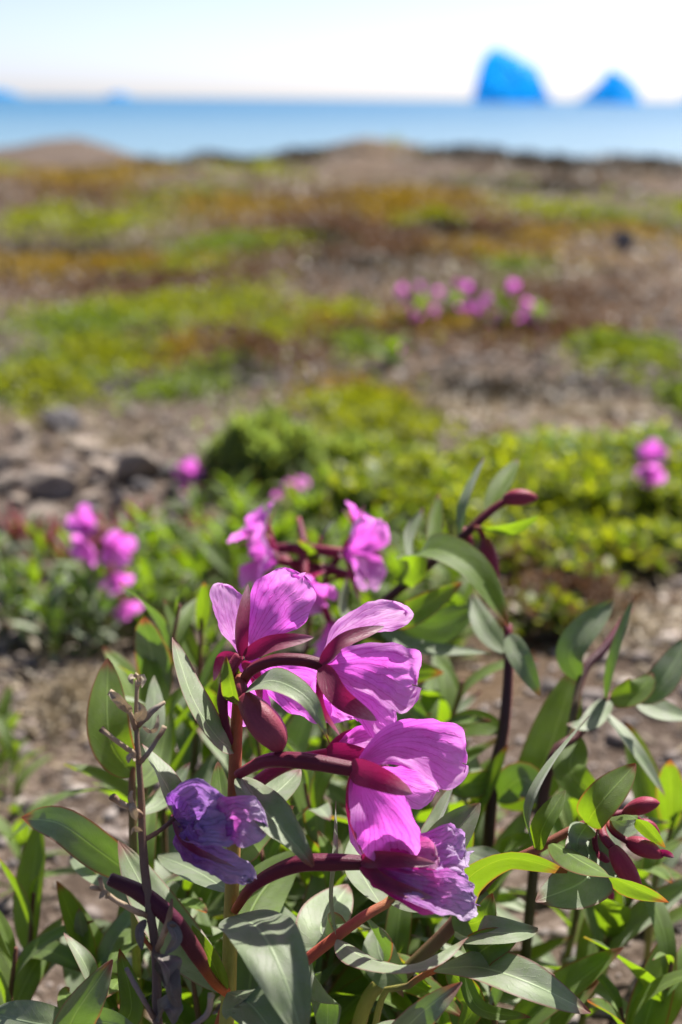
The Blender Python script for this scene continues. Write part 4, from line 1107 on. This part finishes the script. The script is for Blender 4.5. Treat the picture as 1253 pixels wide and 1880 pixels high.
for me in SEPALS: me.materials.append(M['sepal'])
OVARY.materials.append(M['skin']); PODS.materials.append(M['skin'])

def child(name, me, parent, loc, rot=None, scale=1.0):
    o = bpy.data.objects.new(name, me)
    o.parent = parent
    o.location = loc
    if rot is not None:
        o.rotation_mode = 'QUATERNION'; o.rotation_quaternion = rot
    o.scale = (scale,) * 3
    col.objects.link(o)
    return o

def axis_quat(d, spin=0.0):
    return Vector(d).normalized().to_track_quat('Z', 'Y') @ Quaternion((0, 0, 1), spin)

def add_flower(root, loc, d, size, spin=0.0):
    f = child('flower', OVARY, root, loc, axis_quat(d, spin), size)
    for me in PETALS: child('petal', me, f, (0, 0, 0))
    for me in SEPALS: child('sepal', me, f, (0, 0, 0))
    return f

def shoot(base, top, label, group, seed, nl=12, ll=0.030, mats=('leaf', 'leaf_green'), flowers=(), pods=(), name='fireweed_shoot', stemcol=None, r=10, lowest=0.06):
    """an upright leafy stem from base to top (metres); flowers: (point, facing, petal length)"""
    rr = random.Random(seed)
    base = Vector(base); top = Vector(top)
    root = empty(name, base, label, 'wildflower', group)
    rel = top - base
    mid = rel * 0.5 + Vector((rr.uniform(-.06, .06), rr.uniform(-.06, .06), 0)) * rel.length
    path = [Vector((0, 0, -0.004)), mid, rel]
    link('stem', tube(path, [r, r * .8, r * .4], stemcol or [STEMGREEN, OLIVE, (0.12, 0.05, 0.035)], O0, nseg=8, n=12), M['skin'], root)
    at, L = spline(path, 10)
    az = rr.uniform(0, 6.28)
    for i in range(nl):
        s = lowest + (1.0 - lowest) * (i + 0.5) / nl
        az += 2.4 + rr.uniform(-.35, .35)
        el = 0.30 + 0.75 * s + rr.uniform(-.25, .25)
        sz = ll * (0.75 + 0.5 * math.sin(math.pi * min(1, s * 1.05))) * rr.uniform(0.8, 1.15) * (0.62 if s > 0.9 else 1)
        q = Quaternion((0, 0, 1), az) @ Quaternion((1, 0, 0), el) @ Quaternion((0, 1, 0), rr.uniform(-.35, .35))
        child('leaf', rr.choice(LEAFSET[rr.choice(mats)]), root, at(s)[0], q, sz)
    for (pt, d, size) in flowers:
        pt = Vector(pt) - base
        f = add_flower(root, pt, d, size, rr.uniform(0, 1.5))
        tail = pt - Vector(d).normalized() * size * 1.95
        s = max(0.3, min(1.0, 0.8 + 0.2 * (tail.z / max(rel.z, 1e-3)) - 0.1)); s = min(1.0, s)
        a = at(s)[0]
        if (a - tail).length > 0.0012:
            link('pedicel', tube([a, (a + tail) / 2 + Vector((0, 0, 0.002)), tail], [5, 6, 7], [WINE, WINE, MAROON], O0, nseg=7, n=8), M['skin'], root)
    for (s, ang, el, ln) in pods:
        q = Quaternion((0, 0, 1), ang) @ Quaternion((1, 0, 0), el)
        child('seed_pod', PODS, root, at(s)[0], q, ln)
    return root

def shoot_px(x, y, k, label, group, seed, lean=(0, 0), **kw):
    """top given as a photo pixel and depth; rooted straight below, give or take the lean"""
    t = P(x, y, k)
    bx, by = t.x + lean[0], t.y + lean[1]
    return shoot((bx, by, gzf(bx, by)), t, label, group, seed, **kw)

NEAR = 'leafy shoots close behind the flowering plant'
for i, (x, y, k, nl, ll, lab) in enumerate([
    (330, 1110, 95, 13, .034, 'tall leafy shoot behind the uppermost pink flower, its tip beside the left petal'),
    (372, 1130, 110, 12, .032, 'leafy shoot whose tip stands right behind the left petal of the uppermost flower'),
    (300, 1300, 80, 12, .036, 'leafy shoot between the dead stalk and the long grey leaf under the uppermost flower'),
    (560, 1440, 70, 12, .040, 'leafy shoot behind the stalk of the wide open third flower'),
    (690, 1470, 75, 12, .038, 'leafy shoot hidden behind the petals of the wide open third flower'),
    (470, 1330, 90, 12, .036, 'leafy shoot behind the hanging maroon bud'),
    (780, 1330, 105, 11, .036, 'leafy shoot behind the top petal of the wide open third flower'),
    (850, 1250, 120, 11, .034, 'leafy shoot between the second flower and the straight dark upright stem'),
    (1190, 1600, 80, 11, .032, 'leafy shoot behind the hanging red buds'),
    (1235, 1760, 55, 10, .032, 'leafy shoot below the hanging red buds, beside the large pale stone'),
    (1060, 1500, 100, 10, .034, 'leafy shoot behind the bright green leaf next to the red buds'),
    (62, 1640, 75, 10, .032, 'leafy shoot with dark folded leaves on gravel left of the seed pod'),
    (30, 1740, 50, 9, .032, 'low leafy shoot left of the seed pod, half behind dark folded leaves'),
    (900, 1800, 45, 9, .034, 'low leafy shoot beneath the orange side twig'),
    (480, 1560, 60, 12, .038, 'leafy shoot between the main stem and the curled leaf under the third flower'),
    (770, 1590, 65, 12, .038, 'leafy shoot behind the crumpled closing flower'),
    (250, 1600, 55, 10, .038, 'leafy shoot behind the dark seed pod'),
    (620, 1640, 55, 10, .038, 'leafy shoot beneath the stalk of the crumpled closing flower'),
    (150, 1720, 55, 9, .034, 'low leafy shoot under the tip of the dark seed pod'),
    (350, 1560, 70, 11, .036, 'leafy shoot behind the wilted purple flower'),
    (1140, 1850, 50, 8, .030, 'low leafy shoot on the ground next to the large pale stone'),
    (560, 1790, 45, 9, .036, 'low leafy shoot behind the broad leaf at the foot of the main stem'),
    (860, 1500, 85, 10, .036, 'leafy shoot between the crumpled closing flower and the straight dark stem'),
    (1245, 1480, 110, 9, .032, 'leafy shoot on gravel beyond the red buds'),
    (640, 1330, 110, 11, .034, 'leafy shoot below the second flower, behind the half open flower'),
    (720, 1380, 120, 11, .036, 'leafy shoot rising behind the half open flower'),
    (350, 1760, 40, 9, .036, 'low leafy shoot between the dead stalk and the foot of the main stem'),
    (260, 1780, 50, 9, .034, 'low leafy shoot behind the withered leaves of the dead stalk'),
    (700, 1760, 50, 10, .036, 'low leafy shoot behind the long boat shaped leaf of the red stem'),
    (800, 1880, 40, 9, .036, 'low leafy shoot under the purple tipped leaf at the foot of the plants'),
    (460, 1850, 45, 9, .036, 'low leafy shoot at the foot of the red stem'),
    (410, 1270, 120, 12, .034, 'leafy shoot directly behind the stalk of the uppermost flower'),
    (540, 1260, 130, 12, .034, 'leafy shoot behind the stalk of the second flower'),
    (620, 1230, 150, 12, .034, 'leafy shoot beneath the pink flowers behind the second flower'),
    (740, 1270, 150, 11, .034, 'leafy shoot behind the petals of the second flower')]):
    shoot_px(x, y, k, lab, NEAR, 100 + i, lean=(rnd.uniform(-.02, .02), rnd.uniform(-.006, .02)), nl=nl, ll=ll, r=11,
             mats=('leaf', 'leaf_green', 'leaf_far'), lowest=0.12)

MID = 'low green shoots on the ground before the rocks'
rz = random.Random(5)
n = 0
while n < 105:
    x = rz.uniform(190, 860); y = rz.uniform(945, 1240)
    if x < 330 and y < 1045: continue
    if y > 1140 + 0.10 * x and rz.random() < 0.75: continue
    g = G(x, y)
    h = rz.uniform(.018, .038) * (0.72 if y < 1030 else 1.0)
    where = ('on bare gravel in front of the green patch' if y > 1150 else 'beside the yellow green shrubs' if x > 640 else 'before the rounded tussock' if x > 430 and y < 1030
             else 'around the faded dull pink spike' if x < 430 and y < 1060 else 'in the thick of the green patch')
    shoot(g, g + Vector((rz.uniform(-.012, .012), rz.uniform(-.01, .01), h)), 'low leafy green shoot ' + where, MID + ', ' + where, 500 + n, nl=9, ll=rz.uniform(.016, .023),
          mats=('leaf_far',), r=7)
    n += 1
MID2 = 'low green shoots below the bright magenta flower spike'
for n in range(26):
    x = rz.uniform(-30, 240); y = rz.uniform(1040, 1215)
    g = G(x, y); h = rz.uniform(.022, .042)
    shoot(g, g + Vector((rz.uniform(-.012, .012), 0, h)), 'low leafy shoot on the gravel below the bright magenta flower spike', MID2, 700 + n, nl=9, ll=rz.uniform(.015, .022),
          mats=('leaf_far', 'leaf'), r=6)
for i, (x, y) in enumerate([(5, 1470), (25, 1500), (-10, 1440), (30, 1640)]):
    g = G(x, y)
    shoot(g, g + Vector((0.004, 0, .03)), 'small bright green seedling on open gravel', 'small seedlings on the gravel', 760 + i, nl=6, ll=.02, mats=('leaf_green',), r=5)

# plants in flower farther back
def fl(x, y, k, d, size): return (P(x, y, k), d, size)
g0 = P(600, 1040, 150)
shoot_px(588, 985, 150, 'pink flowering fireweed standing behind the upper flowers of the plant in focus', None, 31, lean=(0.004, 0.01), nl=9, ll=.028, flowers=[
    fl(512, 1030, 145, (-0.85, -0.2, 0.25), .0145), fl(632, 1015, 142, (0.85, -0.45, 0.1), .0155), fl(560, 1062, 138, (0.1, -0.8, -0.55), .012),
    fl(605, 1140, 140, (0.4, -0.5, -0.75), .013), fl(486, 985, 160, (-0.6, 0.2, 0.6), .012), fl(655, 975, 155, (0.5, 0.3, 0.75), .010)],
    stemcol=[OLIVE, DARKSTEM, WINE], lowest=0.2, r=11)
shoot_px(180, 985, 410, 'bright magenta fireweed spike with nodding flowers in front of the rocks', None, 32, lean=(0.008, 0.0), nl=8, ll=.022, flowers=[
    fl(168, 968, 405, (-0.5, -0.7, 0.35), .0125), fl(205, 1000, 400, (0.55, -0.8, -0.1), .0125), fl(168, 1000, 398, (-0.5, -0.8, -0.3), .011), fl(208, 1052, 400, (0.4, -0.7, -0.6), .0105), fl(226, 1105, 402, (0.5, -0.6, -0.6), .010)], r=10)
shoot_px(350, 880, 660, 'single pink fireweed flower head standing beside the slanting rock', None, 33, nl=7, ll=.02, flowers=[
    fl(350, 872, 655, (-0.1, -0.8, 0.5), .0125), fl(352, 905, 650, (0.2, -0.9, -0.3), .0125)], r=8)
shoot_px(415, 905, 690, 'paler pink fireweed flower behind the low shoots, next to the grassy tussock', None, 34, nl=7, ll=.02, flowers=[
    fl(418, 905, 690, (0.3, -0.8, 0.3), .0115), fl(412, 925, 690, (-0.4, -0.8, -0.2), .009)], r=8)
shoot_px(548, 905, 600, 'small pink fireweed flower before the tussock, above the low green shoots', None, 35, nl=7, ll=.02, flowers=[
    fl(546, 905, 600, (0.1, -0.85, 0.35), .0125), fl(520, 920, 605, (-0.5, -0.6, 0.1), .008)], r=8)
shoot_px(1193, 850, 560, 'lone magenta fireweed flower rising from the yellow green shrubs', None, 36, nl=6, ll=.02, flowers=[
    fl(1192, 838, 560, (0.1, -0.8, 0.5), .0115), fl(1193, 862, 556, (-0.1, -0.9, -0.35), .011)], r=8)
shoot_px(365, 990, 560, 'faded dull pink fireweed spike amid the low green shoots', None, 37, nl=8, ll=.018, pods=[(.7, .3, .5, .02), (.8, 2.2, .5, .02), (.9, 4.1, .4, .02), (1.0, 1.0, .3, .018), (.95, 5.2, .7, .02)], flowers=[fl(366, 985, 560, (0, -0.8, 0.4), .008)], r=8)
for i, (x, y, k) in enumerate([(25, 985, 520), (60, 1000, 500), (95, 1000, 510), (120, 1035, 480), (205, 990, 540), (250, 965, 560), (215, 1050, 470)]):
    shoot_px(x, y, k, 'reddish fireweed gone to seed, with slender upright pods, near the rocks', 'seed heads near the rocks', 800 + i, nl=6, ll=.016, r=7,
             pods=[(.55 + .06 * j, j * 2.3 + i, .35 + .25 * rz.random(), .02) for j in range(8)], mats=('leaf',))
for i, (x, y, yg, sz, lab) in enumerate([
    (912, 535, 600, .026, 'brightest of the far pink flower clumps, beside a dark stone'), (765, 550, 605, .022, 'far pink flower clump standing apart on the rusty heath'),
    (985, 575, 612, .020, 'far pink flower clump at the edge of the bare gravel flat'), (842, 532, 595, .017, 'faint far pink flower clump behind the dark stone'),
    (930, 580, 615, .018, 'low far pink flower clump in front of the brightest clump'), (720, 645, 672, .012, 'tiny single pink flower on the far gravel flat')]):
    g = G(x, yg); d = (g - CAM).dot(FWD); k = (d - D0) * 1000
    t = P(x, y, k)
    fs = []
    for j in range(6 if sz > .013 else 1):
        fs.append((t + Vector((rz.uniform(-1.7, 1.7) * sz, rz.uniform(-1, 1) * sz, rz.uniform(-1.5, .7) * sz)), (rz.uniform(-.8, .8), -0.7, rz.uniform(-.3, .7)), sz * 0.42))
    shoot(g, t, lab, 'far pink flower clumps', 900 + i, nl=10, ll=.03, flowers=fs, r=12, mats=('leaf_green',), name='fireweed_clump')

# ------------------------------------------------------------------ shrubs and the tussock
def shrub(x, y, rx, h, n, size, mix, label, group, seed, name='low_shrub', tall=1.0):
    """a rounded low shrub: twigs and two tones of leaflets in lumpy clusters"""
    r = np.random.default_rng(seed)
    c = G(x, y); d = (c - CAM).dot(FWD)
    R = rx / F_PX * d
    root = empty(name, c, label, 'shrub', group)
    m = 26
    cl = np.stack([r.uniform(-1, 1, m) * R, r.uniform(-1, 1, m) * R * 0.75, np.zeros(m)], 1)
    q = np.clip(1 - (cl[:, 0] / R) ** 2 * 0.8 - (cl[:, 1] / R) ** 2 * 0.8, 0.05, 1)
    cl[:, 2] = h * np.sqrt(q) * r.uniform(0.45, 1.0, m)
    V, Fc = [], []
    for i in range(m):
        t = tube([Vector((cl[i, 0] * 0.25, cl[i, 1] * 0.25, -0.004)), Vector((cl[i, 0] * .7, cl[i, 1] * .7, cl[i, 2] * .5)), Vector(cl[i])], [6, 5, 3], [DARKSTEM, TWIG, OLIVE], O0, nseg=5, n=5)
        if i < 12: link('twig', t, M['twig'], root)
        else: bpy.data.meshes.remove(t)
    for mi, mt in enumerate(mix):
        k = n // len(mix)
        own = r.integers(0, m, k)
        p = cl[own] + r.normal(0, 1, (k, 3)) * np.array([R * .17, R * .17, h * .13])
        p[:, 2] = np.maximum(p[:, 2], 0.002 + r.uniform(0, 1, k) * h * 0.2)
        o = leaflets('foliage', p, r.uniform(.6, 1.2, k) * size, M[mt], seed=seed * 3 + mi, narrow=0.5, parent=root)
        o['kind'] = 'stuff'
    return root
YG = 'yellow green shrubs in a low band'
for i, (x, y, rx, h, n, mix) in enumerate([
    (760, 925, 120, .030, 1500, ('shrub_yellow', 'shrub_yellow', 'green')), (890, 905, 110, .026, 1500, ('shrub_yellow', 'green', 'shrub_yellow')), (990, 945, 120, .030, 1900, ('shrub_yellow', 'shrub_yellow', 'green')),
    (1095, 960, 110, .031, 1900, ('shrub_yellow', 'green', 'shrub_yellow')), (1205, 970, 110, .032, 1900, ('shrub_yellow', 'green')), (1010, 870, 110, .026, 1300, ('shrub_yellow', 'greygreen')),
    (1130, 870, 110, .026, 1300, ('shrub_yellow', 'greygreen')), (1240, 880, 90, .03, 1300, ('greygreen', 'shrub_yellow')), (680, 880, 100, .026, 1300, ('shrub_yellow', 'green')),
    (640, 960, 100, .028, 1300, ('shrub_yellow', 'green')), (1290, 950, 100, .04, 1400, ('shrub_yellow', 'green')), (820, 990, 110, .026, 1200, ('green', 'shrub_yellow')),
    (960, 1008, 90, .014, 700, ('shrub_yellow', 'green')), (1075, 1016, 95, .014, 700, ('shrub_yellow', 'green')), (1190, 1022, 95, .014, 700, ('shrub_yellow', 'green'))]):
    shrub(x, y, rx, h, n, .0095, mix, 'low yellow green shrub in the band at the edge of the gravel flat', YG, 60 + i)
for i, (x, y, rx, h) in enumerate([(1040, 1085, 80, .02), (980, 1060, 60, .016), (1010, 1160, 70, .016), (1150, 1050, 50, .012)]):
    shrub(x, y, rx, h, 500, .009, ('green', 'shrub_yellow', 'rust'), 'small ragged shrub with some rusty leaves on open gravel', 'small shrubs on open gravel', 90 + i)

def tussock(x, y, rx, h, n, label, seed):
    r = np.random.default_rng(seed)
    c = G(x, y); d = (c - CAM).dot(FWD)
    R = rx / F_PX * d
    root = empty('grass_tussock', c, label, 'tussock')
    # a soft earth core that the blades grow from
    u = r.normal(0, 1, (n, 3)); u[:, 2] = np.abs(u[:, 2]); u /= np.linalg.norm(u, axis=1, keepdims=True)
    lum = 0.82 + 0.22 * np.sin(u[:, 0] * 6 + 1) * np.sin(u[:, 1] * 5) + 0.1 * r.normal(0, 1, n)
    p = u * np.array([R, R * 0.8, h]) * lum[:, None] * 0.86
    o = leaflets('blades', p, r.uniform(.6, 1.3, n) * 0.011, M['tussock'], seed=seed, narrow=0.22, parent=root, tilt=u * 0.9)
    o['kind'] = 'stuff'
    k = n // 4
    idx = r.choice(n, k, replace=False)
    o = leaflets('tips', p[idx] * 1.03, r.uniform(.6, 1.2, k) * 0.010, M['yellow'], seed=seed + 1, narrow=0.26, parent=root, tilt=u[idx] * 0.9)
    o['kind'] = 'stuff'
    V, Fc = [], []
    nu, nv = 20, 10
    for j in range(nv + 1):
        for i in range(nu):
            a, e = 2 * math.pi * i / nu, math.pi / 2 * j / nv
            s_ = 0.8 + 0.08 * math.sin(a * 3 + e * 4)
            V.append((math.cos(a) * math.cos(e) * R * s_, math.sin(a) * math.cos(e) * R * .8 * s_, math.sin(e) * h * s_ - (0.004 if j == 0 else 0)))
    Fc = [(j * nu + i, j * nu + (i + 1) % nu, (j + 1) * nu + (i + 1) % nu, (j + 1) * nu + i) for j in range(nv) for i in range(nu)]
    link('core', mesh('core', V, Fc), M['tussock'], root)
tussock(490, 885, 112, .044, 9000, 'rounded green tussock like a cushion, shaded underneath, beside the rocks', 5)
tussock(640, 880, 60, .028, 1500, 'small low tussock beside the big rounded tussock', 6)
